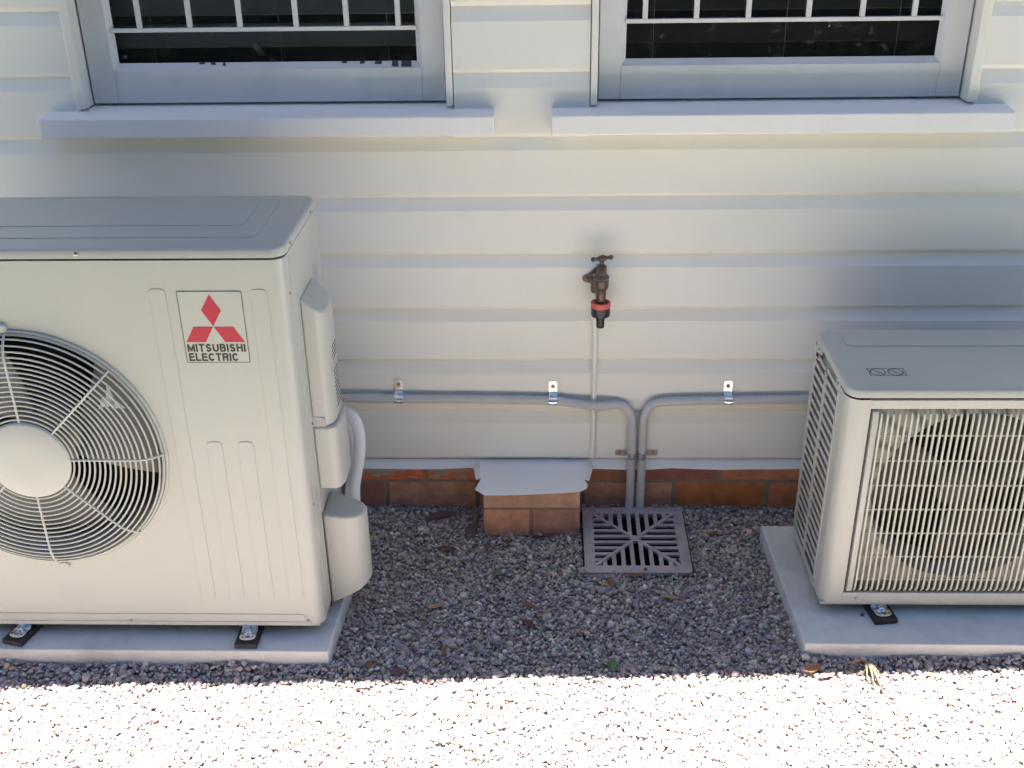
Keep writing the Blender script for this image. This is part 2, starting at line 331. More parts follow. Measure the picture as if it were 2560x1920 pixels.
# ------------------------------------------------------------------ the house
house = thing('house', 'cream weatherboard house wall with two windows above a red brick base', 'house', (0, 0, 0))
HX = 2.9
PIT = .1365; B0 = .158
ww = group_part('weatherboard_wall', house, 'cream painted horizontal weatherboards')
def board(b, x0, x1):
    dy = random.uniform(-.0008, .0008); dz = random.uniform(-.0007, .0007); t = b+PIT
    prof = [(.0, b+dz), (-.0185+dy, b-.001+dz), (-.0225+dy, b+.0015+dz), (-.030+dy, b+.0095+dz), (-.0302+dy, t-.030), (-.029+dy, t-.027), (-.0185+dy, t+.002), (-.017+dy, t+.012), (0, t+.012)]
    n = max(2, int((x1-x0)/.25)); gg = G()
    ring = []
    for i in range(n+1):
        x = x0+(x1-x0)*i/n; wv = .0009*math.sin(x*2.7+b*31)+.0005*math.sin(x*7.1+b*57)
        ring += [(x, y+(wv if y < -.01 else 0), z+(.0006*math.sin(x*3.3+b*17) if y < -.01 else 0)) for y, z in prof]
    m = len(prof)
    f = [(i*m+k, i*m+(k+1) % m, (i+1)*m+(k+1) % m, (i+1)*m+k) for i in range(n) for k in range(m)]
    f += [tuple(range(m)), tuple(n*m+k for k in reversed(range(m)))]
    gg.add(ring, f)
    part('weatherboard', gg, M['wall'], ww, ang=12)
WINS = [(-1.0375, -.1955), (.1005, .931)]        # outer casing extents
WT = 2.05
k = 0
while B0+k*PIT < 2.42:
    b = B0+k*PIT
    if b < .95 or b > WT-.02: board(b, -HX, HX)
    else:
        for x0, x1 in ((-HX, -1.012), (-.1935, .0985), (.9165, HX)): board(b, x0, x1)
    k += 1
TOP = B0+k*PIT
# backing behind the boards, with the window openings left free
bk = G()
for x0, x1 in ((-HX, -1.0), (-.205, .108), (.905, HX)): bk.box(x0, x1, .001, .10, .158, TOP)
for x0, x1 in ((-1.0, -.205), (.108, .905)): bk.box(x0, x1, .001, .10, .158, 1.0); bk.box(x0, x1, .001, .10, WT, TOP)
part('wall_frame', bk, M['room'], house)
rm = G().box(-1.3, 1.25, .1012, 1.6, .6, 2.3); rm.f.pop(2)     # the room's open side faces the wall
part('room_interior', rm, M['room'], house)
part('soffit', G().box(-HX, HX, -.34, .3, TOP+.002, TOP+.02), M['soffit'], house)
EAVE = .382
rf = group_part('roof', house)
part('roof_sheet', G().add([(-HX-.2, -.445, TOP+.13),(HX+.2, -.445, TOP+.13),(HX+.2, 4.2, TOP+1.75),(-HX-.2, 4.2, TOP+1.75)], [(0,1,2,3)]), M['roof'], rf)
# gutter sits 1.6 degrees out of parallel with the wall
gt = G(); 
for x0, x1 in ((-HX-.2, HX+.2),):
    y = lambda x: -EAVE+.034*x
    prof = [(0, .021), (-.09, .021), (-.10, .035), (-.10, .115), (-.092, .125), (-.09, .115), (-.09, .04), (0, .035)]
    gt.prism([(x0, y(x0)+a, TOP+z) for a, z in prof], (x1-x0, y(x1)-y(x0), 0))
part('gutter', gt, M['trim'], rf)
part('fascia', G().box(-HX, HX, -.275, -.255, TOP+.0205, TOP+.125), M['trim'], rf)

# windows
def window(x0, x1, sx0, sx1, gx0, gx1, sill, bars, zrail, gm, lab, peel):
    wn = group_part('window', house, lab)
    SY = .005; zb = 1.0476; gz = 1.1215
    # casing: outer strips and reveal
    cs = G(); cs.box(x0+.002, sx0-.0015, -.036, .06, 1.046, WT+.05); part('casing', cs, M['trim_cream'], wn, .002)
    cs = G(); cs.box(sx1+.0015, x1-.002, -.036, .06, 1.046, WT+.05); part('casing', cs, M['trim_cream'], wn, .002)
    cs = G(); cs.box(sx0-.0015, sx1+.0015, -.0355, .06, WT-.0, WT+.05); part('casing', cs, M['trim_cream'], wn, .002)
    # sash: rails and stiles with a putty bevel round the pane
    a0, a1 = sx0+.0025, sx1-.0025; zt = WT-.003; z0 = zb+.002
    part('bottom_rail', G().box(gx0-.003, gx1+.003, SY, .045, z0, gz), M['sash'], wn, .0015)
    part('top_rail', G().box(gx0-.003, gx1+.003, SY, .045, zt-.07, zt), M['sash'], wn, .0015)
    part('stile', G().box(a0, gx0-.0032, SY+.0004, .045, z0, zt), M['sash'], wn, .0015)
    part('stile', G().box(gx1+.0032, a1, SY+.0004, .045, z0, zt), M['sash'], wn, .0015)
    pt = G(); b_ = .012
    pt.add([(gx0-.003, SY+.001, gz-.001),(gx1+.003, SY+.001, gz-.001),(gx1-b_*.6, SY+.013, gz+b_),(gx0+b_*.6, SY+.013, gz+b_)], [(0,1,2,3)])
    pt.add([(gx0-.0034, SY+.001, gz-.001),(gx0+b_*.6, SY+.013, gz+b_),(gx0+b_*.6, SY+.013, zt-.07),(gx0-.0034, SY+.001, zt-.07)], [(0,1,2,3)])
    pt.add([(gx1+.0034, SY+.001, gz-.001),(gx1-b_*.6, SY+.013, gz+b_),(gx1-b_*.6, SY+.013, zt-.07),(gx1+.0034, SY+.001, zt-.07)], [(0,1,2,3)])
    part('putty', pt, M['sash'], wn, smooth=False)
    if peel:
        for px, w_, h_ in ((gx1-.030, .024, .011), (gx1-.055, .014, .010), (gx1-.090, .016, .005), (gx1-.125, .011, .0045), (gx1-.165, .012, .004), (-.72, .01, .004), (-.695, .006, .006), (-.745, .012, .003)):
            zz = gz+b_-h_; p = G(); y_ = SY+.0118
            rr = lambda: random.uniform(-.0018, .0018)
            f_ = lambda t: SY+.001+t*.012-.0009
            q = [(px-w_/2+rr(), zz+rr()*.5), (px+w_/2+rr(), zz+rr()*.5), (px+w_/2+rr(), gz+b_+.001), (px-w_/2+rr(), gz+b_+.001)]
            p.quad(*[(x, f_((z-gz)/b_), z) for x, z in q]); part('bare_patch', p, M['grime_wood'], wn, smooth=False)
    part('glass_pane', G().box(gx0+.001, gx1-.001, .0205, .0235, gz+.002, zt-.072), gm, wn, smooth=False)
    # security grille in front of the pane
    for bx in bars: part('security_bar', G().box(bx-.0055, bx+.0055, .008, .016, zrail+.0042, zt-.06), M['bar'], wn, .0012)
    part('security_rail', G().box(gx0+.004, gx1-.004, .0078, .0165, zrail-.0045, zrail+.004), M['bar'], wn, .001)
    # blind slats inside
    zc = gz+.034
    for i in range(13):
        zz = zc+.068*i; s_ = G(); th = .0025; yb = .075
        s_.prism([(gx0-.05, yb, zz), (gx0-.05, yb+.045, zz+.042), (gx0-.05, yb+.045-th*.6, zz+.042+th), (gx0-.05, yb-th*.6, zz+th)], (gx1-gx0+.10, 0, 0))
        part('blind_slat', s_, M['blind'] if peel else M['blind_r'], wn, smooth=False)
    for cx in (gx0+.07, (gx0+gx1)/2+.02, gx1-.075):
        part('blind_cord', G().tube([(cx, .0735, gz-.01), (cx, .0735, zt)], .0008, 5), M['blind'], wn)
    # sill
    sx, ex = sill; sl = G()
    prof = [(.05, 1.0465), (-.081, 1.0365), (-.085, 1.0335), (-.0845, .995), (-.081, .992), (.0, .992)]
    sl.prism([(sx, y, z) for y, z in prof], (ex-sx, 0, 0)); part('sill', sl, M['trim'], wn, .002)
    return wn
M['grime_wood'] = mat('bare_grey_wood', (.06,.052,.05), .9, var=.3, vscale=90)
w1 = window(-1.0185, -.1935, -.9955, -.2112, -.9345, -.2675, (-1.086, -.106), [-.8675, -.7585, -.650, -.529, -.4205, -.310], 1.2035, M['glass_l'], 'left window with flaking putty and a broken slat clip behind the glass', True)
w2 = window(.0985, .9235, .1165, .899, .1695, .8425, (.017, .988), [.2145, .3225, .4315, .5575, .6695, .778], 1.2120, M['glass_r'], 'right window with white specks on dark glass', False)
part('blind_clip', G().prism([(-.63,.055,1.140),(-.612,.055,1.140),(-.628,.050,1.168),(-.640,.050,1.166)], (0,.002,0)), M['steel'], w1)

# brick base
bw = group_part('brick_base', house, 'dark red brick courses under the boards')
part('mortar', G().box(-HX, HX, 0.0014, .099, -.06, .157), M['mortar'], bw)
def bricks(z0, z1, joints, mt):
    for i in range(len(joints)-1):
        a, c = joints[i]+.005, joints[i+1]-.005
        dy = random.uniform(-.0015, .001); r = random.uniform(-.001, .001)
        q = G().box(a, c, dy, .06, z0+r, z1+r)
        m = mt if not callable(mt) else mt(a)
        part('brick', q, m, bw, .003, seg=2)
j1 = [-2.2,-1.96,-1.72,-1.485,-1.245,-1.005,-.775,-.54,-.306,-.068,.08,.198,.449,.69,.93,1.17,1.41,1.65,1.9]
j2 = [-2.1,-1.85,-1.61,-1.37,-1.13,-.89,-.65,-.409,-.172,.098,.335,.573,.81,1.05,1.29,1.53,1.77]
j3 = [x+.115 for x in j2]
bricks(.0825, .156, j1, lambda a: M['brick_paint'] if -.32 < a+.03 < .0 or -.56 < a < -.5 else M['brick'])
bricks(-.0035, .0735, j2, M['brick']); bricks(-.058, -.0135, j3, M['brick'])
# painted sheet-metal termite shield along the base
sg = G(); n = 90; xs = [-HX+2*HX*i/n for i in range(n+1)]
for i in range(n):
    def pr(x):
        e = .0012*math.sin(x*23)+.0009*math.sin(x*61+1); return [(x, .001, .1572), (x, -.022, .1562), (x, -.040+e, .1395+e), (x, -.0405+e, .1378+e), (x, -.0205, .1540), (x, .001, .155)]
    A, Bq = pr(xs[i]), pr(xs[i+1]); sg.add(A+Bq, [(k_, (k_+1) % 6, 6+(k_+1) % 6, 6+k_) for k_ in range(6)])
part('termite_shield', sg, M['trim'], house, label='thin white metal strip between boards and bricks')
# brick pier
pi_ = group_part('brick_pier', house, 'tan brown brick pier stub under a folded white metal cap')
part('mortar', G().box(-.1475, .0865, -.1328, .0035, -.06, .135), M['pier_mortar'], pi_)
for x0, x1, z0, z1 in ((-.1495, .0885, .0815, .142), (-.1495, -.0365, -.0005, .0765), (-.0285, .0885, -.001, .0758), (-.1495, .0885, -.07, -.006)):
    part('brick', G().box(x0, x1, -.1345+random.uniform(-.001,.001), .0025, z0, z1), M['pierbrick'], pi_, .003)
# cap: flat top, turned-down flange and creased side wings
cv = [(-.159,.003,.1565),(-.06,.003,.157),(.03,.003,.157),(.108,.003,.1565),                         # 0-3 back edge
      (-.160,-.055,.1562),(-.06,-.055,.1568),(.03,-.055,.1568),(.107,-.055,.1562),                     # 4-7
      (-.155,-.110,.1522),(-.06,-.111,.1530),(.03,-.112,.1530),(.099,-.113,.1522),                     # 8-11 crease
      (-.177,.003,.1475),(-.177,-.050,.1450),(-.169,-.092,.1365),                                       # 12-14 left wing
      (.121,.003,.1505),(.121,-.058,.1470),(.111,-.103,.1405),                                          # 15-17 right wing
      (-.1685,-.147,.1430),(-.143,-.1655,.1375),(-.06,-.1655,.1400),(.03,-.1625,.1428),(.088,-.159,.1455),(.104,-.148,.1475),(.107,-.133,.1490)]  # 18-24 flange lip
cf = [(0,1,5,4),(1,2,6,5),(2,3,7,6),(4,5,9,8),(5,6,10,9),(6,7,11,10),(12,0,4,13),(13,4,8,14),(3,15,16,7),(7,16,17,11),(8,19,18),(8,9,20,19),(9,10,21,20),(10,11,22,21),(11,23,22),(11,24,23)]
cp = part('pier_cap', G().add(cv, cf), M['trim'], pi_, label='folded white painted metal cap', ang=22)
so_ = cp.modifiers.new('thick', 'SOLIDIFY'); so_.thickness = .0018; so_.offset = 0
bv = cp.modifiers.new('soft', 'BEVEL'); bv.width = .0028; bv.segments = 3; bv.limit_method = 'ANGLE'; bv.angle_limit = rad(12)

# ------------------------------------------------------------------ pads
def pad(name, poly, z, label):
    t = thing(name, label, 'slab', (poly[0][0], poly[0][1], 0))
    q = G().prism([(x, y, -.015) for x, y in poly], (0, 0, z+.015))
    part('pad', q, M['slab'], t, .0035, seg=2)
    return t
pad('concrete_slab', [(-1.42,-.6255),(-.4525,-.6255),(-.438,-.20),(-1.42,-.20)], .0445, 'pale grey concrete pad under the big air conditioner on the left')
pad('concrete_slab', [(.5475,-.586),(1.55,-.5865),(1.55,-.145),(.533,-.145)], .040, 'pale grey concrete pad under the small air conditioner on the right')

def rounded_path(pts, r, n=6):
    """2D polyline with corners rounded (open path, interior corners only)"""
    out = [pts[0]]
    for i in range(1, len(pts)-1):
        p, a, b = Vector(pts[i]), Vector(pts[i-1]), Vector(pts[i+1])
        ri = r[i] if isinstance(r, dict) else r
        u = (a-p).normalized(); v = (b-p).normalized(); d = ri/math.tan(u.angle(v)/2)
        s0, s1 = p+u*d, p+v*d
        for k_ in range(n+1):
            t = k_/n; out.append(tuple((1-t)**2*s0+2*t*(1-t)*p+t*t*s1) if False else None)
            # true circular arc
            c = p+(u+v).normalized()*(ri/math.sin(u.angle(v)/2))
            a0 = math.atan2((s0-c).y, (s0-c).x); a1 = math.atan2((s1-c).y, (s1-c).x); da = (a1-a0+math.pi) % (2*math.pi)-math.pi
            out[-1] = (c.x+ri*math.cos(a0+da*t), c.y+ri*math.sin(a0+da*t))
    out.append(pts[-1]); return out
def rrect(x0, x1, y0, y1, r, n=6):
    cs = [((x1-r, y0+r), -90), ((x1-r, y1-r), 0), ((x0+r, y1-r), 90), ((x0+r, y0+r), 180)]
    return [(c[0]+r*math.cos(rad(a+90*k_/n)), c[1]+r*math.sin(rad(a+90*k_/n))) for c, a in cs for k_ in range(n+1)]
def panel_hole(g, x0, x1, z0, z1, cx, cz, r, y, n=96):
    inn, outp = [], []
    for i in range(n):
        a = 2*math.pi*i/n; c, s_ = math.cos(a), math.sin(a); inn.append((cx+r*c, y, cz+r*s_))
        t = min(((x1-cx)/c if c > 1e-9 else (x0-cx)/c if c < -1e-9 else 1e9), ((z1-cz)/s_ if s_ > 1e-9 else (z0-cz)/s_ if s_ < -1e-9 else 1e9))
        outp.append([cx+t*c, y, cz+t*s_])
    for X in (x0, x1):
        for Z in (z0, z1):
            i = min(range(n), key=lambda q: (outp[q][0]-X)**2+(outp[q][2]-Z)**2); outp[i] = [X, y, Z]
    g.add(inn+[tuple(p) for p in outp], [(i, (i+1) % n, n+(i+1) % n, n+i) for i in range(n)])
def screw(parent, p, axis='y', r=.0038, mt='steel'):
    s_ = -1 if axis != 'x-' else -1
    ax = axis[0]
    prof = [(r, .0005), (r, -.0012), (r*.75, -.0022), (r*.28, -.0024), (r*.25, -.0012)] if (axis in ('y', 'x-')) else [(r, -.0005), (r, .0012), (r*.75, .0022), (r*.28, .0024), (r*.25, .0012)]
    return part('screw', G().lathe(prof, p, ax, 10), M[mt], parent)
def foot(parent, x, y0, y1, zs, rot=0, w_=.034):
    """rubber strip, steel lug and bolt that carry a unit"""
    c, s_ = math.cos(rot), math.sin(rot)
    def T(px, py, pz): return (x+px*c-(py-y0)*s_*1, y0+(py-y0)*c+px*s_, pz)
    rb = G(); pw = w_*.70
    rb.add([T(*p) for p in [(-pw,y0,zs+.0005),(pw,y0,zs+.0005),(pw,y1,zs+.0005),(-pw,y1,zs+.0005),(-pw,y0,zs+.012),(pw,y0,zs+.012),(pw,y1,zs+.012),(-pw,y1,zs+.012)]], [(0,3,2,1),(4,5,6,7),(0,1,5,4),(1,2,6,5),(2,3,7,6),(3,0,4,7)])
    part('rubber_strip', rb, M['rubber'], parent, .0015)
    lg = G(); hw = w_/2; pts = []
    yy = y0+.010
    for k_ in range(9):
        a = math.pi+math.pi*k_/8; pts.append((hw*math.cos(a)*1.0, yy+hw*.55+hw*.55*math.sin(a)))
    pts += [(hw, yy+.034), (-hw, yy+.034)]
    lg.prism([T(px, py, zs+.0125) for px, py in pts], (0, 0, .003))
    lg.add([T(*p) for p in [(-hw,yy+.034,zs+.0125),(hw,yy+.034,zs+.0125),(hw,yy+.040,zs+.0125),(-hw,yy+.040,zs+.0125),(-hw,yy+.034,zs+.030),(hw,yy+.034,zs+.030),(hw,yy+.040,zs+.034),(-hw,yy+.040,zs+.034)]], [(0,3,2,1),(4,5,6,7),(0,1,5,4),(1,2,6,5),(2,3,7,6),(3,0,4,7)])
    ft = part('foot_lug', lg, M['zinc'], parent, .001)
    b = T(0, yy+.022, 0)
    part('bolt', G().lathe([(.0095, zs+.0150), (.0095, zs+.0168), (.0062, zs+.017), (.0062, zs+.021), (.0045, zs+.0225), (.0015, zs+.0215)], (b[0], b[1], 0), 'z', 12), M['zinc'], ft)
    for dx in (-.0105, .0105):
        b = T(dx, yy+.010, zs+.0157); part('slot_hole', G().lathe([(.0017, 0), (.0017, .0002)], b, 'z', 8), M['dark'], ft)
    b = T(0, yy+.009, zs+.0157); part('slot_hole', G().prism([(b[0]-.0055,b[1]-.001,b[2]),(b[0]+.0055,b[1]-.001,b[2]),(b[0]+.004,b[1]+.0022,b[2]),(b[0]-.004,b[1]+.0022,b[2])], (0,0,.0002)), M['dark'], ft)

# ------------------------------------------------------------------ big outdoor unit on the left
A = thing('air_conditioner', 'tall ivory outdoor air conditioner unit with round fan guard and red diamond badge', 'air conditioner', (-.89, -.42, .045))
YF = -.577; ZB, ZT = .075, .8935; XR, XL_ = -.466, -1.306; YB = -.258
fcx, fcz, fr = -.998, .4975, .252
cab = G()
path = rounded_path([(-.495, YF), (XR, YF), (XR, YB), (XL_, YB), (XL_, YF), (-1.277, YF)], {1: .024, 2: .01, 3: .01, 4: .024}, 8)
np_ = len(path)
cab.add([(x, y, ZB) for x, y in path]+[(x, y, ZT) for x, y in path], [(i, i+1, np_+i+1, np_+i) for i in range(np_-1)])
cab.add([(x, y, ZB) for x, y in path], [tuple(range(np_))]); cab.add([(x, y, ZT) for x, y in path], [tuple(range(np_))])
part('cabinet', cab, M['ac'], A, ang=35)
fp = G(); panel_hole(fp, -1.277, -.495, ZB, ZT, fcx, fcz, fr, YF)
# rolled lip of the fan opening
nn = 96
for (ra, ya), (rb_, yb_) in zip([(fr, YF), (fr-.004, YF+.003), (fr-.006, YF+.012)], [(fr-.004, YF+.003), (fr-.006, YF+.012), (fr-.006, YF+.09)]):
    fp.add([(fcx+ra*math.cos(2*math.pi*i/nn), ya, fcz+ra*math.sin(2*math.pi*i/nn)) for i in range(nn)]+[(fcx+rb_*math.cos(2*math.pi*i/nn), yb_, fcz+rb_*math.sin(2*math.pi*i/nn)) for i in range(nn)], [(i, (i+1) % nn, nn+(i+1) % nn, nn+i) for i in range(nn)])
part('front_panel', fp, M['ac'], A, ang=35)
# pressed flutes and bottom fold
def rrprism(x0, x1, z0, z1, r, y, d):
    return G().prism([(x, y, z) for x, z in rrect(x0, x1, z0, z1, r, 4)], (0, -d, 0))
for x0, z1 in ((-.7175, .8395), (-.656, .5215), (-.5945, .5215), (-.5315, .838)):
    part('pressed_flute', rrprism(x0, x0+.030, .142, z1, .008, YF+.0004, .0016), M['ac'], A, .0011, seg=2)
part('bottom_fold', rrprism(-1.29, -.505, .0885, .1035, .006, YF+.0004, .0018), M['ac'], A, .0012)
part('bottom_flange', G().box(-1.285, -.492, YF-.0012, YF+.004, ZB-.001, ZB+.0085), M['ac'], A, .001)
for p in ((-.878, YF-.0005, .0855), (-.499, YF-.0005, .0862), (-1.24, YF-.0005, .0855)): screw(A, p)
part('base_pan', G().box(XL_+.012, XR-.012, YF+.012, YB-.01, ZB-.012, ZB-.0012), M['shroud'], A)
# lid
lid = G(); pl = rrect(XL_-.0025, XR+.0025, YF-.0025, YB+.003, .030, 8)
pr_ = [(0, .8985), (0, .912), (.0018, .9155), (.006, .917)]
def inset(P, d, cx=(XL_+XR)/2, cy=(YF+YB)/2, hx=(XR-XL_)/2+.004, hy=(YB-YF)/2+.0035):
    return [(cx+(x-cx)*(1-d/hx), cy+(y-cy)*(1-d/hy)) for x, y in P]
n_ = len(pl)
for (d0, z0), (d1, z1) in zip(pr_[:-1], pr_[1:]):
    lid.add([(x, y, z0) for x, y in inset(pl, d0)]+[(x, y, z1) for x, y in inset(pl, d1)], [(i, (i+1) % n_, n_+(i+1) % n_, n_+i) for i in range(n_)])
lid.add([(x, y, .917) for x, y in inset(pl, .006)], [tuple(range(n_))]); lid.add([(x, y, .8985) for x, y in pl], [tuple(range(n_))])
ld = part('lid', lid, M['ac'], A, ang=50)
part('pressed_panel', G().prism([(x, y, .9168) for x, y in rrect(XL_+.02, -.525, -.520, -.287, .02, 5)], (0, 0, .0015)), M['ac'], ld, .0012, seg=2)
part('pressed_panel', G().prism([(x, y, .9182) for x, y in rrect(XL_+.04, -.565, -.455, -.325, .012, 5)], (0, 0, .0013)), M['ac'], ld, .0011, seg=2)
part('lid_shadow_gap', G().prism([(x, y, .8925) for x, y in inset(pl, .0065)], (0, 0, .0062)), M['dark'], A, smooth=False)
screw(ld, (-.836, YF-.0025, .9075), r=.0042); screw(ld, (XR+.0025, -.52, .9055), 'x', r=.0034); screw(ld, (XR+.0025, -.33, .9045), 'x', r=.0034)
for p in ((XR, -.5575, .82), (XR, -.5590, .362), (XR, -.561, .101)): screw(A, (p[0]-.0005, p[1]+.006, p[2]), 'x', .0034)
# seams on the right side
part('side_seam', G().box(XR-.001, XR+.0009, -.5375, -.5345, .078, .893), M['ac'], A, .0005)
part('side_seam', G().box(XR-.001, XR+.0012, -.4985, -.4965, .078, .80), M['ac'], A, .0004)
# moulded terminal cover, stepped, its louvre slits and grip shaded by colour
def sidecover(nm, plan, zb, zt_body, zt_out, zb_out, bevel):
    """plan: (x,y) from the body round the outside; the last and first points lie on the body"""
    xs_ = [p[0] for p in plan]; xo, xi = max(xs_), min(xs_); q = G(); n = len(plan)
    tz = lambda x: zt_body+(zt_out-zt_body)*(x-xi)/(xo-xi); bz = lambda x: zb+(zb_out-zb)*(x-xi)/(xo-xi)
    q.add([(x, y, bz(x)) for x, y in plan]+[(x, y, tz(x)) for x, y in plan], [(i, (i+1) % n, n+(i+1) % n, n+i) for i in range(n)]+[tuple(reversed(range(n))), tuple(range(n, 2*n))])
    return part(nm, q, M['ac2'], A, bevel, seg=3, ang=60)
UP = [(-.4668,-.4845),(-.438,-.480),(-.427,-.468),(-.423,-.448),(-.423,-.395),(-.430,-.370),(-.4668,-.362)]
tcov = sidecover('terminal_cover', UP, .502, .781, .744, .502, .005)
sidecover('terminal_cover_base', [(-.4668,-.487),(-.432,-.4835),(-.421,-.474),(-.4155,-.452),(-.416,-.388),(-.426,-.360),(-.4668,-.350)], .357, .504, .500, .353, .006)
part('hand_grip', G().prism([(-.4668,-.4848,.503),(-.440,-.4828,.503),(-.440,-.4828,.522),(-.4668,-.4848,.528)], (0,.006,0)), M['shroud'], tcov, .001)  # darker grey wedge: shade of the hand scoop put into its colour
part('grip_recess', G().box(-.4238,-.4222,-.455,-.400,.6085,.6225), M['shroud'], tcov, .001)  # grey plate on the surface, coloured like a recess in shade
for i in range(14):
    z = .658-i*.0088-(.018 if i > 3 else 0)
    part('louvre_slit', G().box(-.4236, -.4222, -.4405+.0004*i, -.400, z, z+.0015), M['dark'], tcov, smooth=False)  # dark raised strips stand in for shade inside the slits
vc = sidecover('valve_cover', [(-.4668,-.490),(-.425,-.4945),(-.400,-.490),(-.386,-.478),(-.378,-.458),(-.378,-.442),(-.388,-.428),(-.405,-.417),(-.4668,-.390)], .063, .297, .288, .112, .007)
part('cover_seam', G().prism([(-.4674,-.4925,.058),(-.4650,-.4925,.058),(-.4650,-.2775,.300),(-.4650,-.4925,.300),(-.4674,-.4925,.300)][:2]+[(-.4650,-.4925,.302),(-.4674,-.4925,.302)], (0,.0022,0)), M['dark'], A, smooth=False)
screw(tcov, (-.4655, -.490, .512), 'x', .003)
# fan guard
fg = group_part('fan_guard', A, 'round wire fan guard with a plain centre disc')
def gy(r):   # dome of the guard
    t = (r-.21)/.05
    return YF-.030+(0 if t <= 0 else .026*t*t)
rr_ = [.0885+i*(.249-.0885)/16 for i in range(17)]
for r in rr_: part('guard_ring', G().ring(r, .0020, (fcx, gy(r), fcz), 80, 6), M['ac2'], fg)
part('guard_ring', G().ring(.2545, .0026, (fcx, YF-.006, fcz), 96, 6), M['ac2'], fg)
part('guard_ring', G().ring(.2600, .0032, (fcx, YF-.0015, fcz), 96, 6), M['ac2'], fg)
for k_ in range(8):
    a = rad(45*k_); pth = [(r, gy(r)-.0012) for r in (.08, .12, .16, .20, .22, .235, .248, .256)]
    c, s_ = math.cos(a), math.sin(a)
    part('guard_spoke', G().tube([(fcx+r*c, y, fcz+r*s_) for r, y in pth], .0024, 7), M['ac2'], fg)
part('centre_disc', G().lathe([(.074, -.004), (.081, -.005), (.0835, -.009), (.082, -.0125), (.078, -.014), (.03, -.0145), (.001, -.0145)], (fcx, YF-.022, fcz), 'y', 56), M['ac2'], fg, ang=50)
for a in (91, 272):
    c, s_ = math.cos(rad(a)), math.sin(rad(a)); part('guard_clip', G().lathe([(.0095, .002), (.0095, -.004), (.0075, -.0065), (.003, -.007)], (fcx+.2665*c, YF-.001, fcz+.2665*s_), 'y', 14), M['ac2'], fg)
# fan behind the guard
part('fan_housing', G().lathe([(.2455, 0), (.2455, .001)], (fcx, YF+.17, fcz), 'y', 48), M['dark'], A)
fw_ = G().ring(.246, .001, (fcx, YF+.09, fcz), 8, 3); fw_ = G()
fw_.add([(fcx+.2458*math.cos(2*math.pi*i/48), YF+.085, fcz+.2458*math.sin(2*math.pi*i/48)) for i in range(48)]+[(fcx+.2458*math.cos(2*math.pi*i/48), YF+.17, fcz+.2458*math.sin(2*math.pi*i/48)) for i in range(48)], [(i, (i+1) % 48, 48+(i+1) % 48, 48+i) for i in range(48)])
part('fan_shroud', fw_, M['shroud'], A)
def fan(parent, cx, cz, R, y, r0, ph, nb=3, sweep=62, mt='fanblade'):
    f_ = group_part('fan', parent)
    part('fan_hub', G().lathe([(r0, .06), (r0, -.005), (r0*.8, -.012), (.004, -.013)], (cx, y, cz), 'y', 24), M[mt], f_)
    for b_ in range(nb):
        q = G(); nr, na = 5, 9; pts = []
        for i in range(nr+1):
            r = r0*.9+(R-r0*.9)*i/nr
            for j in range(na+1):
                t = j/na; a = rad(ph+360/nb*b_+sweep*(t-.5)*(1.0+.25*i/nr)+16*i/nr); pts.append((cx+r*math.cos(a), y+.045*(t-.4)+.006*math.sin(t*3.1), cz+r*math.sin(a)))
        q.add(pts, [(i*(na+1)+j, i*(na+1)+j+1, (i+1)*(na+1)+j+1, (i+1)*(na+1)+j) for i in range(nr) for j in range(na)])
        o = part('fan_blade', q, M[mt], f_); sd_ = o.modifiers.new('t', 'SOLIDIFY'); sd_.thickness = .003
fan(A, fcx, fcz, .238, YF+.06, .07, 5)
# torn foil and lint caught behind the guard
fl = G()
for pts in ([(-.86,.585),(-.852,.61),(-.846,.588)], [(-.846,.588),(-.838,.64),(-.832,.59)], [(-.835,.588),(-.826,.60),(-.815,.578)], [(-.905,.600),(-.885,.594),(-.87,.612),(-.888,.590)]):
    fl.quad(*[(x, YF+.012+.01*i, z) for i, (x, z) in enumerate(pts)])
part('foil_scrap', fl, M['hose'], A, smooth=False)
# badge: frame, three diamonds, two lines of lettering
bd = group_part('badge', A, 'square badge with three red diamonds and black lettering')
YL = YF-.0008
def flat(nm, pts, mt): return part(nm, G().prism([(x, YL, z) for x, z in pts], (0, -.0003, 0)), mt, bd, smooth=False)
fo, fi = rrect(-.667, -.548, .692, .835, .003, 4), rrect(-.6660, -.5490, .6930, .8340, .0024, 4); nq = len(fo)
part('badge_frame', G().add([(x, YL-.0003, z) for x, z in fo]+[(x, YL-.0003, z) for x, z in fi], [(i, (i+1) % nq, nq+(i+1) % nq, nq+i) for i in range(nq)]), M['logo_black'], bd, smooth=False)
part('badge_plate', G().prism([(x, YF-.0001, z) for x, z in fo], (0, -.0006, 0)), M['ac2'], bd, smooth=False)
dcx, dcz = -.6078, .7652
flat('badge_diamond', [(dcx, .8290), (dcx-.0182, .7973), (dcx, dcz+.0006), (dcx+.0182, .7973)], M['logo_red'])
flat('badge_diamond', [(dcx-.0005, dcz-.0003), (dcx-.0368, dcz-.0003), (dcx-.0548, .7340), (dcx-.0183, .7340)], M['logo_red'])
flat('badge_diamond', [(dcx+.0005, dcz-.0003), (dcx+.0368, dcz-.0003), (dcx+.0548, .7340), (dcx+.0183, .7340)], M['logo_red'])
def arcp(cx, cy, rx, ry, a0, a1, n=9): return [(cx+rx*math.cos(rad(a0+(a1-a0)*i/n)), cy+ry*math.sin(rad(a0+(a1-a0)*i/n))) for i in range(n+1)]
SCURVE = arcp(.5,.74,.40,.26,25,270)+arcp(.5,.25,.42,.25,90,-155)[1:]
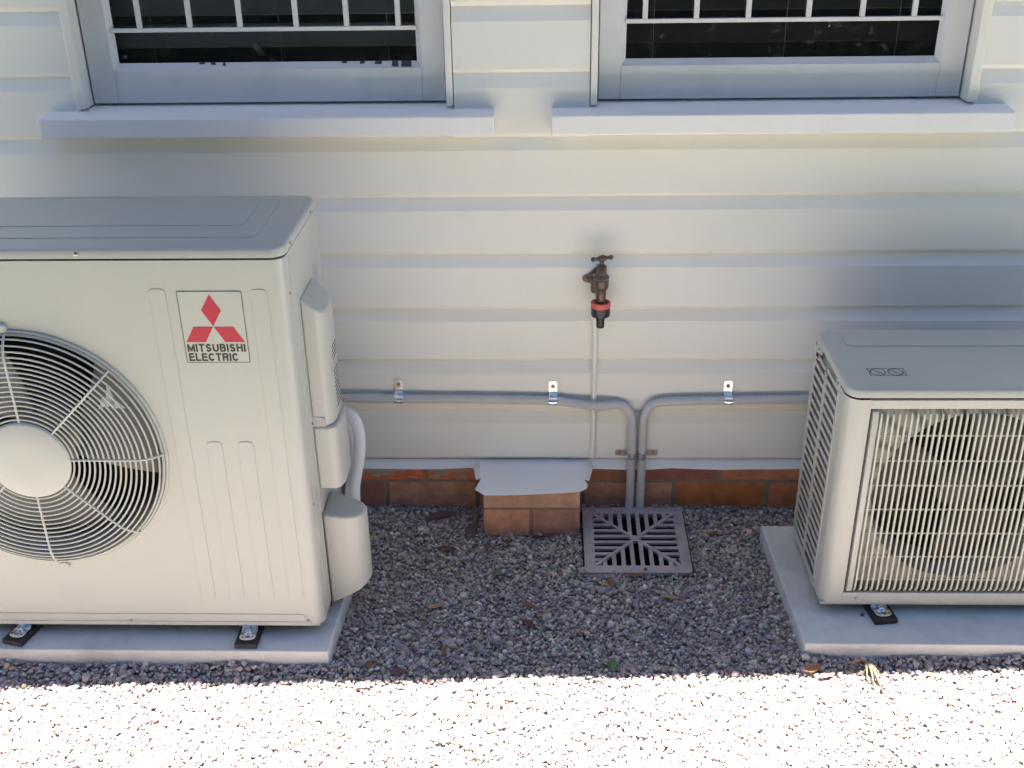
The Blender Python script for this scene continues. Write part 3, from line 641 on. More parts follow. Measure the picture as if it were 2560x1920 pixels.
GLY = {'M': (1.15, [[(0,0),(0,1),(.5,.05),(1,1),(1,0)]]), 'I': (.0, [[(.5,0),(.5,1)]]), 'T': (.85, [[(0,1),(1,1)], [(.5,1),(.5,0)]]), 'S': (.85, [SCURVE]),
       'U': (.9, [[(0,1),(0,.32)]+arcp(.5,.32,.5,.32,180,360)+[(1,1)]]), 'B': (.85, [[(0,0),(0,1),(.6,1)]+arcp(.6,.77,.34,.23,90,-90)+[(0,.54)], [(.6,.54)]+arcp(.62,.27,.38,.27,90,-90)+[(0,0)]]),
       'H': (.9, [[(0,0),(0,1)], [(1,0),(1,1)], [(0,.53),(1,.53)]]), 'E': (.8, [[(1,1),(0,1),(0,0),(1,0)], [(0,.53),(.93,.53)]]), 'L': (.72, [[(0,1),(0,0),(1,0)]]),
       'C': (.92, [arcp(.5,.5,.5,.5,42,318,16)]), 'R': (.88, [[(0,0),(0,1),(.62,1)]+arcp(.62,.76,.36,.24,90,-90)+[(0,.52)], [(.55,.52),(.85,.42),(.92,0)]])}
def lettering(s_, x0, x1, z0, h, parent, y, wd):
    U = h*.78; gap = wd*2.05; widths = [GLY[c][0]*U for c in s_]; tot = sum(widths)+gap*(len(s_)-1); k_ = (x1-x0-wd)/tot; x = x0+wd/2
    for c, w_ in zip(s_, widths):
        q = G(); dy = 0
        for pl_ in GLY[c][1]:
            P_ = [(x+(px if w_ else 0)*w_*k_, z0+wd/2+pz*(h-wd)) for px, pz in pl_]
            for i in range(len(P_)-1):
                a_, b_ = Vector(P_[i]), Vector(P_[i+1]); d = (b_-a_)
                if d.length < 1e-7: continue
                d.normalize(); nv = Vector((-d.y, d.x))*wd/2; e = d*wd*(.5 if i in (0, len(P_)-2) and False else .30)
                if i == 0 and len(P_) < 8 and abs(d.x) < .1: e0 = d*wd*.5
                else: e0 = e
                yy = y-dy; dy += .000004
                q.quad(*[(p.x, yy, p.y) for p in (a_-nv-e0, b_-nv+(d*wd*.5 if i == len(P_)-2 and len(P_) < 8 else e), b_+nv+(d*wd*.5 if i == len(P_)-2 and len(P_) < 8 else e), a_+nv-e0)])
        part('badge_letter', q, M['logo_black'], parent, smooth=False)
        x += (w_+gap)*k_
lettering('MITSUBISHI', -.6625, -.5535, .7142, .0162, bd, YL-.0003, .0034)
lettering('ELECTRIC', -.6620, -.5690, .6952, .0162, bd, YL-.0003, .0034)
# scuffed bar-code smudge on the side
for i in range(4):
    part('rating_sticker', G().box(XR-.0002, XR+.0003, -.345+.012*i, -.3405+.012*i, .752-.006*i, .80-.004*i), M['shroud'], A, smooth=False)
foot(A, -.627, -.619, -.52, .0448); foot(A, -1.128, -.613, -.52, .0448, rad(-14))

# ------------------------------------------------------------------ small outdoor unit on the right
Bt = thing('air_conditioner', 'low ivory outdoor air conditioner unit with slatted grille and louvred side', 'air conditioner', (1.0, -.35, .04))
X0, X1 = .597, 1.392; Y0, Y1 = -.488, -.203; Z0, Z1 = .071, .5655
cab = G(); path = rounded_path([(X0, -.428), (X0, Y0), (.6425, Y0)], .030, 8); m_ = len(path)
cab.add([(x, y, Z0) for x, y in path]+[(x, y, Z1) for x, y in path], [(i, i+1, m_+i+1, m_+i) for i in range(m_-1)])
part('corner_post', cab, M['ac'], Bt, ang=40)
path = rounded_path([(1.18, Y0), (X1, Y0), (X1, Y1), (1.2, Y1)], .02, 6); m_ = len(path)
part('cabinet', G().add([(x, y, Z0) for x, y in path]+[(x, y, Z1) for x, y in path], [(i, i+1, m_+i+1, m_+i) for i in range(m_-1)]), M['ac'], Bt, ang=40)
# front frame round the grille opening
ox0, ox1, oz0, oz1 = .6445, 1.175, .0985, .5455
fr_ = G().box(.6415, 1.1805, Y0, Y0+.012, Z0, oz0); part('front_panel', fr_, M['ac'], Bt, .003)
part('front_panel', G().box(.6415, 1.1805, Y0, Y0+.012, oz1, Z1), M['ac'], Bt, .002)
part('front_panel', G().box(.6402, ox0, Y0+.0003, Y0+.03, oz0, oz1), M['ac'], Bt)
part('front_panel', G().box(ox1, 1.182, Y0+.0003, Y0+.03, oz0, oz1), M['ac'], Bt)
part('front_gap', G().box(ox0+.0002, ox0+.0035, Y0+.006, Y0+.007, oz0+.001, oz1-.001), M['dark'], Bt, smooth=False)
part('front_gap', G().box(ox0, ox1, Y0+.010, Y0+.011, oz1-.0032, oz1+.001), M['dark'], Bt, smooth=False)
# louvred left side
part('side_frame', G().box(X0, X0+.003, -.222, Y1, Z0-.006, .560), M['ac'], Bt, .0005)
part('side_frame', G().box(X0, X0+.003, -.3215, -.3045, Z0-.006, .540), M['ac'], Bt, .0005)
part('side_frame', G().box(X0, X0+.003, -.4285, -.4115, Z0-.006, .572), M['ac'], Bt, .0005)
part('side_frame', G().box(X0+.0002, X0+.0028, -.4115, -.222, Z0-.006, .0845), M['ac'], Bt)
part('side_frame', G().box(X0-.0022, X0+.002, -.4262, -.4215, Z0+.01, .552), M['ac'], Bt, .0008)
npit = .0222
for i in range(21):
    z = .0955+i*npit
    if z > .548: break
    if z < .54: part('side_slat', G().prism([(X0, -.3045, z), (X0+.0015, -.3045, z), (X0+.0015, -.3045, z+.0098), (X0, -.3045, z+.0098)], (0, .0825, 0)), M['ac'], Bt, smooth=False)
    part('side_slat', G().prism([(X0, -.4115, z+.006), (X0+.0015, -.4115, z+.006), (X0+.0015, -.4115, z+.0158), (X0, -.4115, z+.0158)], (0, .090, 0)), M['ac'], Bt, smooth=False)
# grip pocket under the lid
part('grip_pocket', G().quad((X0+.0005,-.400,.552),(X0+.0005,-.240,.540),(X0+.034,-.236,.574),(X0+.034,-.392,.578)), M['ac'], Bt, smooth=False)
part('side_frame', G().box(X0, X0+.003, -.243, -.2215, .535, .570), M['ac'], Bt)
part('coil', G().box(X0+.012, X0+.02, -.42, -.316, .07, .552), M['coil'], Bt)
part('inner_wall', G().box(X0+.045, X0+.047, -.318, Y1-.004, Z0, .565), M['dark'], Bt)
part('back_panel', G().box(X0+.002, X1-.01, Y1-.003, Y1, Z0, Z1), M['ac'], Bt)
part('base_pan', G().box(X0+.003, X1-.004, Y0+.006, Y1-.004, Z0-.008, Z0-.001), M['ac'], Bt)
# bellmouth behind the grille
bcx, bcz, br = .885, .318, .200
bm_ = G(); panel_hole(bm_, .640, 1.18, .08, .560, bcx, bcz, br, -.452)
nn = 64
for (ra, ya), (rb_, yb_) in zip([(br, -.452), (br-.006, -.440)], [(br-.006, -.440), (br-.006, -.36)]):
    bm_.add([(bcx+ra*math.cos(2*math.pi*i/nn), ya, bcz+ra*math.sin(2*math.pi*i/nn)) for i in range(nn)]+[(bcx+rb_*math.cos(2*math.pi*i/nn), yb_, bcz+rb_*math.sin(2*math.pi*i/nn)) for i in range(nn)], [(i, (i+1) % nn, nn+(i+1) % nn, nn+i) for i in range(nn)])
part('bellmouth', bm_, M['ac2'], Bt, ang=35)
part('fan_backing', G().box(.66, 1.17, -.345, -.343, .085, .555), M['dark'], Bt)
fan(Bt, bcx, bcz, .188, -.40, .055, 40, mt='fandark')
# grille of upright bars and cross wires
gr_ = group_part('grille', Bt, 'ivory slatted grille over the fan')
gx = .6665
vb = G(); prev = None
yb_ = Y0-.003
barpath = [(-.458, .5425), (-.478, .5425), (yb_, .536), (yb_-.0015, .528), (yb_-.0015, .13), (yb_, .112), (Y0+.004, .102)]
base_bar = None
for i in range(42):
    x = gx+i*.012
    if base_bar is None:
        q = G(); hw = .0019; P_ = []
        for y, z in barpath: P_ += [(-hw, y, z), (hw, y, z), (hw*.7, y+.006, z), (-hw*.7, y+.006, z)]
        n_ = len(barpath); q.add(P_, [(i_*4+k_, i_*4+(k_+1) % 4, (i_+1)*4+(k_+1) % 4, (i_+1)*4+k_) for i_ in range(n_-1) for k_ in range(4)])
        base_bar = q.mesh('grille_bar'); base_bar.materials.append(M['acgrille'])
    o = link('grille_bar', base_bar, None, gr_, smooth=False); o.location.x = x
for z in (.4845, .426, .368, .310, .251, .192, .1335):
    part('grille_wire', G().box(gx-.004, gx+41*.012, yb_+.0045, yb_+.0072, z-.0016, z+.0016), M['ac2'], gr_, smooth=False)
part('grille_edge', G().prism([(.6495, y, z) for y, z in [(Y0+.01, .5455-.004), (Y0-.001, .540), (Y0-.004, .53), (Y0-.004, .115), (Y0-.001, .104), (Y0+.01, .102)]], (.0115, 0, 0)), M['ac2'], gr_, .0015)
screw(Bt, (.672, Y0, .0845), r=.0034); screw(Bt, (X0+.004, -.452, .102), 'x-', .003)
# lid with turned-down skirt
lid = G(); pl = rrect(X0-.001, X1+.003, Y0-.004, Y1+.003, .026, 8)
n_ = len(pl); cX, cY, hX, hY = (X0+X1)/2+.001, (Y0+Y1)/2-.0005, (X1-X0)/2+.002, (Y1-Y0)/2+.0035
ins = lambda d: [(cX+(x-cX)*(1-d/hX), cY+(y-cY)*(1-d/hY)) for x, y in pl]
pr_ = [(0, .5722), (0, .5855), (.0015, .589), (.005, .591)]
for (d0, z0), (d1, z1) in zip(pr_[:-1], pr_[1:]):
    lid.add([(x, y, z0) for x, y in ins(d0)]+[(x, y, z1) for x, y in ins(d1)], [(i, (i+1) % n_, n_+(i+1) % n_, n_+i) for i in range(n_)])
lid.add([(x, y, .591) for x, y in ins(.005)], [tuple(range(n_))]); lid.add([(x, y, .5722) for x, y in pl], [tuple(range(n_))])
ld = part('lid', lid, M['ac'], Bt, ang=50)
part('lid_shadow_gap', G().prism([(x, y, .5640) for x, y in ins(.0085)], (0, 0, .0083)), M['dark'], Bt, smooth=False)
part('pressed_step', G().prism([(x, y, .5908) for x, y in rrect(.64, X1-.03, -.290, -.212, .01, 4)], (0, 0, .0018)), M['ac'], ld, .0016, seg=2)
part('lid_tab', G().box(X0-.0006, X0+.004, -.262, -.232, .556, .577), M['ac'], ld, .001); part('lid_tab', G().box(X0-.0008, X0+.004, -.428, -.398, .556, .577), M['ac'], ld, .001)
screw(ld, (X0-.0005, -.247, .5645), 'x-', .0034); screw(ld, (X0-.0005, -.4125, .5645), 'x-', .0034)
# printed warning pictogram on the lid
wl = group_part('warning_label', Bt, 'printed outline label with two struck-through circles')
zl = .5914
def strip(pts, wd, closed=True):
    q = G(); n = len(pts)
    for i in range(n if closed else n-1):
        a, b = Vector((*pts[i], 0)), Vector((*pts[(i+1) % n], 0)); d = (b-a).normalized(); nv = Vector((-d.y, d.x, 0))*wd/2; e = d*wd*.35
        q.quad(*[tuple(p+Vector((0, 0, zl))) for p in (a-nv-e, b-nv+e, b+nv+e, a+nv-e)])
    return q
part('label_outline', strip([(.654,-.4315),(.7245,-.4315),(.7255,-.397),(.653,-.397)], .0014), M['logo_black'], wl, smooth=False)
for cx in (.6715, .7065):
    part('prohibition_sign', strip([(cx+.0145*math.cos(i*math.pi/14), -.4143+.0145*math.sin(i*math.pi/14)) for i in range(28)], .0018), M['logo_black'], wl, smooth=False)
    part('prohibition_sign', strip([(cx-.0105, -.4040), (cx+.0105, -.4246)], .0016, False), M['logo_black'], wl, smooth=False)
    part('pictogram', G().add([(cx-.010, -.419, zl-.0001),(cx+.002, -.421, zl-.0001),(cx+.006, -.411, zl-.0001),(cx+.001, -.408, zl-.0001),(cx-.004, -.413, zl-.0001)], [(0,1,2,3,4)]), M['shroud'], wl, smooth=False)
foot(Bt, .735, -.522, -.43, .0402, rad(8), .036); foot(Bt, 1.25, -.522, -.43, .0402, 0, .036)

# ------------------------------------------------------------------ pipes on the wall
def arc(p0, c, p1, n=8):
    p0, c, p1 = Vector(p0), Vector(c), Vector(p1)
    return [tuple((1-t)**2*p0+2*t*(1-t)*c+t*t*p1) for t in [i/n for i in range(n+1)]]
PY = -.0445; PR = .0108
cl = [(-1.25, PY, .343), (-.9, PY, .343), (-.5, PY, .342), (-.357, PY, .340), (-.15, PY, .338), (.0, PY, .3355), (.035, PY, .334), (.075, PY-.004, .328), (.115, PY-.010, .3245), (.155, PY-.006, .3235)]
cl += arc((.172, PY, .3235), (.2165, PY, .3235), (.2175, PY, .272))
cl += [(.218, PY, .2), (.2185, PY, .12), (.2182, PY, .03), (.2182, PY, -.02)]
t = thing('conduit_pipe', 'grey plastic conduit running from behind the big unit down to the drain', 'pipe', (.218, PY, 0))
part('pipe', G().tube(cl, PR, 14), M['conduit'], t, ang=60)
part('pipe_joint', G().tube([(-.46, PY, .342), (-.395, PY, .3405)], PR+.0014, 14), M['conduit'], t)
cr = [(.2442, PY, -.02), (.2442, PY, .03), (.2447, PY, .12), (.2442, PY, .2)]+arc((.2442, PY, .272), (.2442, PY, .3275), (.288, PY, .3315))+[(.35, PY, .3335), (.448, PY, .3355), (.6, PY, .338), (1.2, PY, .344)]
t = thing('conduit_pipe', 'grey plastic conduit running from behind the small unit down to the drain', 'pipe', (.2442, PY, 0))
part('pipe', G().tube(cr, PR, 14), M['conduit'], t, ang=60)

def clip(x, zc, label):
    t = thing('pipe_clip', label, 'pipe clip', (x, -.03, zc), 'saddle clips holding the conduits')
    hw = .0102; th = .0014; r = PR+.001
    prof = [(-.0312, zc+.046), (-.0312, zc+.0145), (-.0395, zc+.0118)]
    for k_ in range(9):
        a = rad(112-k_*27); prof.append((PY-r*math.sin(rad(90))*0-r*math.cos(rad(112-k_*27-90)) if False else PY-r*math.sin(a+math.pi/2-math.pi/2+0) if False else PY-r*math.cos(rad(-70+k_*20)), zc-r*math.sin(rad(-70+k_*20))))
    q = G(); P_ = []
    for i, (y, z) in enumerate(prof):
        wv = hw if i else hw*.62
        P_ += [(x-wv, y, z), (x+wv, y, z), (x+wv, y-th, z-(th*.3 if i > 2 else 0)), (x-wv, y-th, z-(th*.3 if i > 2 else 0))]
        if i == 0:
            P_ += [(x-hw, y, z-.004), (x+hw, y, z-.004), (x+hw, y-th, z-.004), (x-hw, y-th, z-.004)]
    n = len(P_)//4
    q.add(P_, [(i*4+k_, i*4+(k_+1) % 4, (i+1)*4+(k_+1) % 4, (i+1)*4+k_) for i in range(n-1) for k_ in range(4)]+[(0,1,2,3), (4*n-1,4*n-2,4*n-3,4*n-4)])
    st = part('strap', q, M['zinc'], t, .0004, ang=35)
    part('pressed_rib', G().box(x-.0035, x+.0035, PY-r-.0024, PY-r-.0008, zc-.003, zc+.001), M['zinc'], st, .0006)
    part('screw', G().lathe([(.0050, -.0005), (.0050, -.0016), (.0036, -.0026), (.0012, -.0016)], (x, -.0326, zc+.0325), 'y', 12), M['screw'], t)
clip(-.355, .3400, 'zinc saddle clip on the conduit nearest the big unit')
clip(.022, .3348, 'zinc saddle clip on the conduit left of the white tap pipe')
clip(.4465, .3357, 'zinc saddle clip on the conduit nearest the small unit')
def clip_side(x, sgn, zc, label):
    t = thing('pipe_clip', label, 'pipe clip', (x, -.03, zc), 'saddle clips holding the conduits')
    th = .0014; r = PR+.001; hh = .0085
    prof = [(x+sgn*.040, -.0312), (x+sgn*.0145, -.0312), (x+sgn*.0118, -.0385)]
    for k_ in range(9): a = rad(-70+k_*20); prof.append((x-sgn*r*math.sin(a), PY-r*math.cos(a)))
    q = G(); P_ = []
    for i, (px, py) in enumerate(prof):
        wv = hh*.6 if i == 0 else hh
        P_ += [(px, py, zc-wv), (px, py, zc+wv), (px-(sgn*th*.3 if i > 2 else 0), py-th, zc+wv), (px-(sgn*th*.3 if i > 2 else 0), py-th, zc-wv)]
        if i == 0: P_ += [(px-sgn*.004, py, zc-hh), (px-sgn*.004, py, zc+hh), (px-sgn*.004, py-th, zc+hh), (px-sgn*.004, py-th, zc-hh)]
    n = len(P_)//4
    q.add(P_, [(i*4+k_, i*4+(k_+1) % 4, (i+1)*4+(k_+1) % 4, (i+1)*4+k_) for i in range(n-1) for k_ in range(4)]+[(0,1,2,3), (4*n-1,4*n-2,4*n-3,4*n-4)])
    st = part('strap', q, M['zinc'], t, .0004, ang=35)
    part('pressed_rib', G().box(x-.002, x+.002, PY-r-.0024, PY-r-.0008, zc-.004, zc+.004), M['zinc'], st, .0006)
    part('screw', G().lathe([(.0050, -.0005), (.0050, -.0016), (.0036, -.0026), (.0012, -.0016)], (x+sgn*.027, -.0326, zc), 'y', 12), M['screw'], t)
clip_side(.2183, -1, .1815, 'zinc saddle clip on the left of the two upright conduits')
clip_side(.2444, 1, .1815, 'zinc saddle clip on the right of the two upright conduits')

# white lagged refrigerant pipe beside the big unit
hp = [(-.52, -.16, .345), (-.485, -.19, .375), (-.455, -.215, .392), (-.433, -.23, .383), (-.4235, -.24, .36), (-.4215, -.25, .33), (-.425, -.262, .295), (-.431, -.275, .265), (-.436, -.285, .235), (-.438, -.29, .18), (-.44, -.30, .12)]
def smooth_path(P, n=4):
    out = []
    for i in range(len(P)-1):
        p0, p1, p2, p3 = [Vector(P[max(0, min(len(P)-1, j))]) for j in (i-1, i, i+1, i+2)]
        for k_ in range(n):
            t = k_/n; out.append(tuple(.5*((2*p1)+(p2-p0)*t+(2*p0-5*p1+4*p2-p3)*t*t+(3*p1-p0-3*p2+p3)*t**3)))
    out.append(P[-1]); return out
t = thing('lagged_pipe', 'white lagged pipe bundle curving down beside the big unit', 'pipe', (-.44, -.28, .12))
part('lagging', G().tube(smooth_path(hp), .0148, 14), M['hose'], t, ang=60)
part('lagging', G().tube(smooth_path([(x-.012, y-.004, z-.010) for x, y, z in hp[2:]]), .0095, 12), M['hose'], t, ang=60)

# ------------------------------------------------------------------ garden tap and its riser
T = thing('garden_tap', 'weathered brass garden tap with a red and black hose connector on a white riser pipe', 'tap', (.122, -.037, .19))
TX, TY = .1305, -.083
part('riser_pipe', G().tube([(.1225, -.0366, .17), (.1222, -.0366, .30), (.1215, -.0366, .45), (.1200, -.0366, .585), (.1195, -.0366, .66)], .0062, 10), M['wall'], T)
part('riser_collar', G().lathe([(.0125, 0), (.0125, -.004), (.0085, -.006)], (.1225, -.0302, .185), 'y', 16), M['wall'], T)
part('back_plate', G().prism([(TX-.029+.0125*math.cos(a), -.031, .648+.0095*math.sin(a)) for a in [rad(90+k_*22.5) for k_ in range(9)]]+[(TX-.012, -.031, .634), (TX+.010, -.031, .632), (TX+.010, -.031, .682), (TX-.006, -.031, .680)], (0, -.005, 0)), M['bronze'], T, .001)
part('plate_screw', G().lathe([(.0048, 0), (.0048, -.002), (.0015, -.003)], (TX-.0295, -.0362, .648), 'y', 10), M['bronze'], T)
bd_ = part('tap_body', G().lathe([(0.0095, 0.6088), (0.0112, 0.6100), (0.0112, 0.6360), (0.0138, 0.6416), (0.0165, 0.6480), (0.0172, 0.6608), (0.0172, 0.6668), (0.0165, 0.6676), (0.0178, 0.6684), (0.0178, 0.6720), (0.0155, 0.6744), (0.0118, 0.6776), (0.0114, 0.6964), (0.0095, 0.6984), (0.0055, 0.6986)], (TX, TY, 0), 'z', 22), M['bronze'], T, ang=45)
part('inlet', G().tube([(TX-.005, -.034, .646), (TX-.003, -.055, .646), (TX, TY, .646)], .0104, 14), M['bronze'], T)
part('inlet_elbow', G().lathe([(.006, .620), (.0115, .622), (.0125, .632), (.0115, .656), (.006, .660)], (TX-.010, -.052, 0), 'z', 14), M['bronze'], T)
part('washer', G().ring(.0172, .0009, (TX, TY, .6676), 28, 6, 'z'), M['steel'], bd_)
part('spindle', G().lathe([(.0052, .694), (.0048, .709), (.0062, .711), (.0062, .713)], (TX, TY, 0), 'z', 12), M['bronze'], T)
ha = Vector((.0225, -.006, .0052))
hc = Vector((TX+.0005, TY, .7145))
pth = [hc-ha*1.08, hc-ha*.95, hc-ha*.82, hc-ha*.62, hc-ha*.45, hc-ha*.2, hc, hc+ha*.2, hc+ha*.45, hc+ha*.62, hc+ha*.82, hc+ha*.95, hc+ha*1.08]
part('tap_handle', G().tube(pth, [.0026,.0056,.0056,.0036,.0046,.0075,.0084,.0075,.0046,.0036,.0056,.0056,.0026], 12), M['bronze'], T, ang=60)
kn = []
q = G(); n = 44
for h0, h1 in ((.5975, .6095),):
    ra = [.0215+(.0011 if i % 2 else 0) for i in range(n)]
    lo = [(TX+r*math.cos(2*math.pi*i/n), TY+r*math.sin(2*math.pi*i/n), h0) for i, r in enumerate(ra)]; hi = [(x, y, h1) for x, y, _ in lo]
    inn = [(TX+.0165*math.cos(2*math.pi*i/n), TY+.0165*math.sin(2*math.pi*i/n), h1) for i in range(n)]; inl = [(x, y, h1-.006) for x, y, _ in inn]
    q.add(lo+hi+inn+inl, [(r_*n+i, r_*n+(i+1) % n, (r_+1)*n+(i+1) % n, (r_+1)*n+i) for r_ in range(3) for i in range(n)]+[tuple(3*n+i for i in range(n)), tuple(reversed(range(n)))])
part('connector_ring', q, M['redplastic'], T, ang=25)
part('hose_connector', G().lathe([(.0217, .5972), (.0219, .5795), (.0205, .5755), (.0095, .5745), (.0088, .5665), (.0105, .5655), (.0105, .5632), (.0088, .5620), (.0088, .5600), (.0098, .5590), (.0096, .5480), (.0080, .5460), (.0055, .5460)], (TX, TY, 0), 'z', 30), M['blackplastic'], T, ang=40)

# ------------------------------------------------------------------ drain grate
D = thing('drain_grate', 'square metal drain grate with radiating slots lying in the gravel', 'drain grate', (.224, -.178, 0))
gcx, gcy, gs = .2235, -.179, .1265
TILT = .017/.25
def gz_(y, z): return z+.0195+(y-gcy)*TILT
def gbox(poly, z0, z1):
    q = G(); n = len(poly)
    q.add([(x, y, gz_(y, z0)) for x, y in poly]+[(x, y, gz_(y, z1)) for x, y in poly], [(i, (i+1) % n, n+(i+1) % n, n+i) for i in range(n)]+[tuple(reversed(range(n))), tuple(range(n, 2*n))]); return q
oc = rrect(gcx-gs, gcx+gs, gcy-gs, gcy+gs, .010, 5); ih = .1005; ic_ = rrect(gcx-ih, gcx+ih, gcy-ih, gcy+ih, .001, 5); n = len(oc)
q = G()
for P_, Q_, za, zb_ in ((oc, ic_, .004, .004), (oc, oc, .004, -.006), (ic_, ic_, .004, -.008)):
    q.add([(x, y, gz_(y, za)) for x, y in P_]+[(x, y, gz_(y, zb_)) for x, y in Q_], [(i, (i+1) % n, n+(i+1) % n, n+i) for i in range(n)])
part('grate_frame', q, M['grate'], D, .0012, ang=35)
co_o = rrect(gcx-gs-.004, gcx+gs+.004, gcy-gs-.004, gcy+gs+.004, .012, 5); q = G()
for P_, Q_, za, zb_ in ((co_o, oc, -.0045, -.0045), (co_o, co_o, -.0045, -.04)):
    q.add([(x, y, gz_(y, za)) for x, y in P_]+[(x, y, gz_(y, zb_)) for x, y in Q_], [(i, (i+1) % n, n+(i+1) % n, n+i) for i in range(n)])
part('collar', q, M['rubber'], D)
pitb = G().box(gcx-.1045, gcx+.1045, gcy-.1045, gcy+.1045, -.28, .006); pitb.f.pop(1); part('pit', pitb, M['pit'], D, smooth=False)
for sx in (1, -1):     # two diagonal ribs
    d = Vector((sx, 1)).normalized(); nv = Vector((-d.y, d.x))*.0042; e = d*(ih*1.405)
    c_ = Vector((gcx, gcy)); part('grate_rib', gbox([tuple(c_-e-nv), tuple(c_+e-nv), tuple(c_+e+nv), tuple(c_-e+nv)], -.003, .0052+.0003*sx), M['grate'], D, .001)
part('grate_boss', gbox([(gcx+.015, gcy), (gcx, gcy+.012), (gcx-.015, gcy), (gcx, gcy-.012)], -.003, .0060), M['grate'], D, .001)
nb = 9; wb = .0102
for k_ in range(nb-1):
    p = -ih+2*ih*(k_+1)/nb
    for s_ in (1, -1):
        a_ = abs(p)+.002
        if a_ < ih-.004:
            part('grate_bar', gbox([(gcx+p-wb/2, gcy+s_*a_), (gcx+p+wb/2, gcy+s_*a_), (gcx+p+wb/2, gcy+s_*(ih+.0002)), (gcx+p-wb/2, gcy+s_*(ih+.0002))][::s_], -.003, .0036), M['grate'], D, .0008)
nb = 9; wb = .0098
for k_ in range(nb-1):
    p = -ih+2*ih*(k_+1)/nb
    for s_ in (1, -1):
        a_ = abs(p)+.002
        if a_ < ih-.004:
            part('grate_bar', gbox([(gcx+s_*a_, gcy+p-wb/2), (gcx+s_*a_, gcy+p+wb/2), (gcx+s_*(ih+.0002), gcy+p+wb/2), (gcx+s_*(ih+.0002), gcy+p-wb/2)][::-s_], -.003, .0034), M['grate'], D, .0008)

# ------------------------------------------------------------------ fallen leaves, husk, stones
def leafmat(nm, c): return mat(nm, c, .65, var=.3, vscale=60, bump=.4, bscale=120, grime=tuple(x*.5 for x in c), gscale=50, gamt=.5)
LM = dict(brown=leafmat('brown_leaf', (.22,.105,.05)), tan=leafmat('tan_leaf', (.40,.24,.13)), red=leafmat('dark_red_leaf', (.13,.045,.035)), purple=leafmat('purple_brown_leaf', (.14,.075,.075)), green=leafmat('green_leaf', (.11,.16,.07)), orange=leafmat('orange_leaf', (.42,.20,.085)), straw=leafmat('straw', (.30,.22,.125)))
def leaf(x, y, rot, ln, wd, col, label, curl=.25, tilt=(0, 0), name='leaf'):
    q = G(); nu, pts = 7, []
    for i in range(nu+1):
        u = i/nu; hw = wd*.5*math.sin(math.pi*min(1, u*.97+.015))**.75*(1-.25*u); zc = curl*ln*.5*(u-.5)**2*2
        for v in (-1, -.5, 0, .5, 1): pts.append(((u-.5)*ln, v*hw+.04*ln*math.sin(u*3), zc+abs(v)**1.5*hw*.55*curl*2+.0006*math.sin(9*u+5*v)))
    q.add(pts, [(i*5+k_, (i+1)*5+k_, (i+1)*5+k_+1, i*5+k_+1) for i in range(nu) for k_ in range(4)])
    me = q.mesh(name); o = link(name, me, LM[col], None, ang=70)
    s_ = o.modifiers.new('t', 'SOLIDIFY'); s_.thickness = .0005
    o.location = (x, y, float(gh(x, y))+.0085); o.rotation_euler = (tilt[0], tilt[1], rad(rot))
    return tag(o, label, 'leaf', 'fallen leaves on the gravel')
leaf(-.266,-.060,20,.085,.026,'purple','long dark purple leaf against the bricks left of the pier',.3,(.3,0))
leaf(-.236,-.215,-8,.050,.022,'red','dark red curled leaf on the gravel left of the pier',.7)
leaf(-.178,-.126,62,.075,.028,'purple','dark purple leaf leaning on the left side of the brick pier',.3,(0,-.35))
leaf(-.175,-.211,35,.036,.012,'brown','narrow brown leaf just left of the brick pier corner',.4)
leaf(-.193,-.258,10,.024,.012,'brown','small brown leaf between the dark red leaf and the green leaf',.3)
leaf(-.138,-.200,100,.030,.016,'purple','small dull leaf at the left front corner of the pier',.3)
leaf(-.108,-.305,75,.034,.016,'green','small green leaf on the gravel in front of the pier',.4)
leaf(-.243,-.433,22,.046,.016,'tan','pale tan pointed leaf on the gravel near the big unit',.5)
leaf(-.278,-.449,60,.026,.012,'brown','brown leaf scrap just left of the pale tan pointed leaf',.3)
leaf(-.267,-.473,-20,.020,.010,'orange','tiny orange leaf below the pale tan pointed leaf',.3)
leaf(-.037,-.428,-28,.038,.018,'brown','brown leaf in the middle of the shaded gravel',.5)
leaf(-.034,-.495,-40,.036,.020,'red','dark red leaf below the brown one mid gravel',.4)
leaf(-.007,-.474,70,.016,.010,'brown','tiny brown leaf right of the dark red one mid gravel',.2)
leaf(.154,-.344,82,.044,.016,'brown','upright brown pointed leaf under the front edge of the grate',.4,(0,.15))
leaf(.091,-.517,85,.026,.012,'orange','small orange brown leaf below the grate in the shade',.3)
leaf(.293,-.397,-12,.042,.013,'tan','pale tan slim leaf right of the grate',.4)
leaf(.216,-.318,8,.040,.016,'brown','brown leaf touching the middle of the grate front edge',.4)
leaf(-.016,-.158,5,.030,.012,'red','small dark leaf at the foot of the pier front',.3)
leaf(.014,-.150,15,.040,.014,'brown','brown leaf at the foot of the pier beside the grate',.4)
leaf(-.091,-.165,-5,.030,.010,'tan','slim tan leaf at the left foot of the pier front',.3)
leaf(.144,-.623,78,.036,.023,'green','dull green oval leaf near the sunlit edge',.4,(.2,0))
leaf(-.212,-.575,80,.034,.012,'brown','upright brown leaf on the shaded gravel above the purple one',.3)
leaf(-.368,-.624,100,.024,.017,'brown','round brown leaf near the corner of the left pad',.3)
leaf(-.368,-.690,15,.040,.014,'orange','orange leaf lying on the sunlit edge near the left pad',.4)
leaf(-.305,-.642,5,.036,.028,'purple','broad purple brown leaf near the sunlit edge',.15)
leaf(.001,-.628,12,.020,.008,'tan','tiny tan leaf near the sunlit edge in the middle',.3)
leaf(.558,-.628,25,.044,.024,'orange','broad orange brown leaf in front of the right pad corner',.5,(.25,0))
leaf(.580,-.650,15,.040,.014,'orange','slim orange leaf in front of the right pad in the sun',.4)
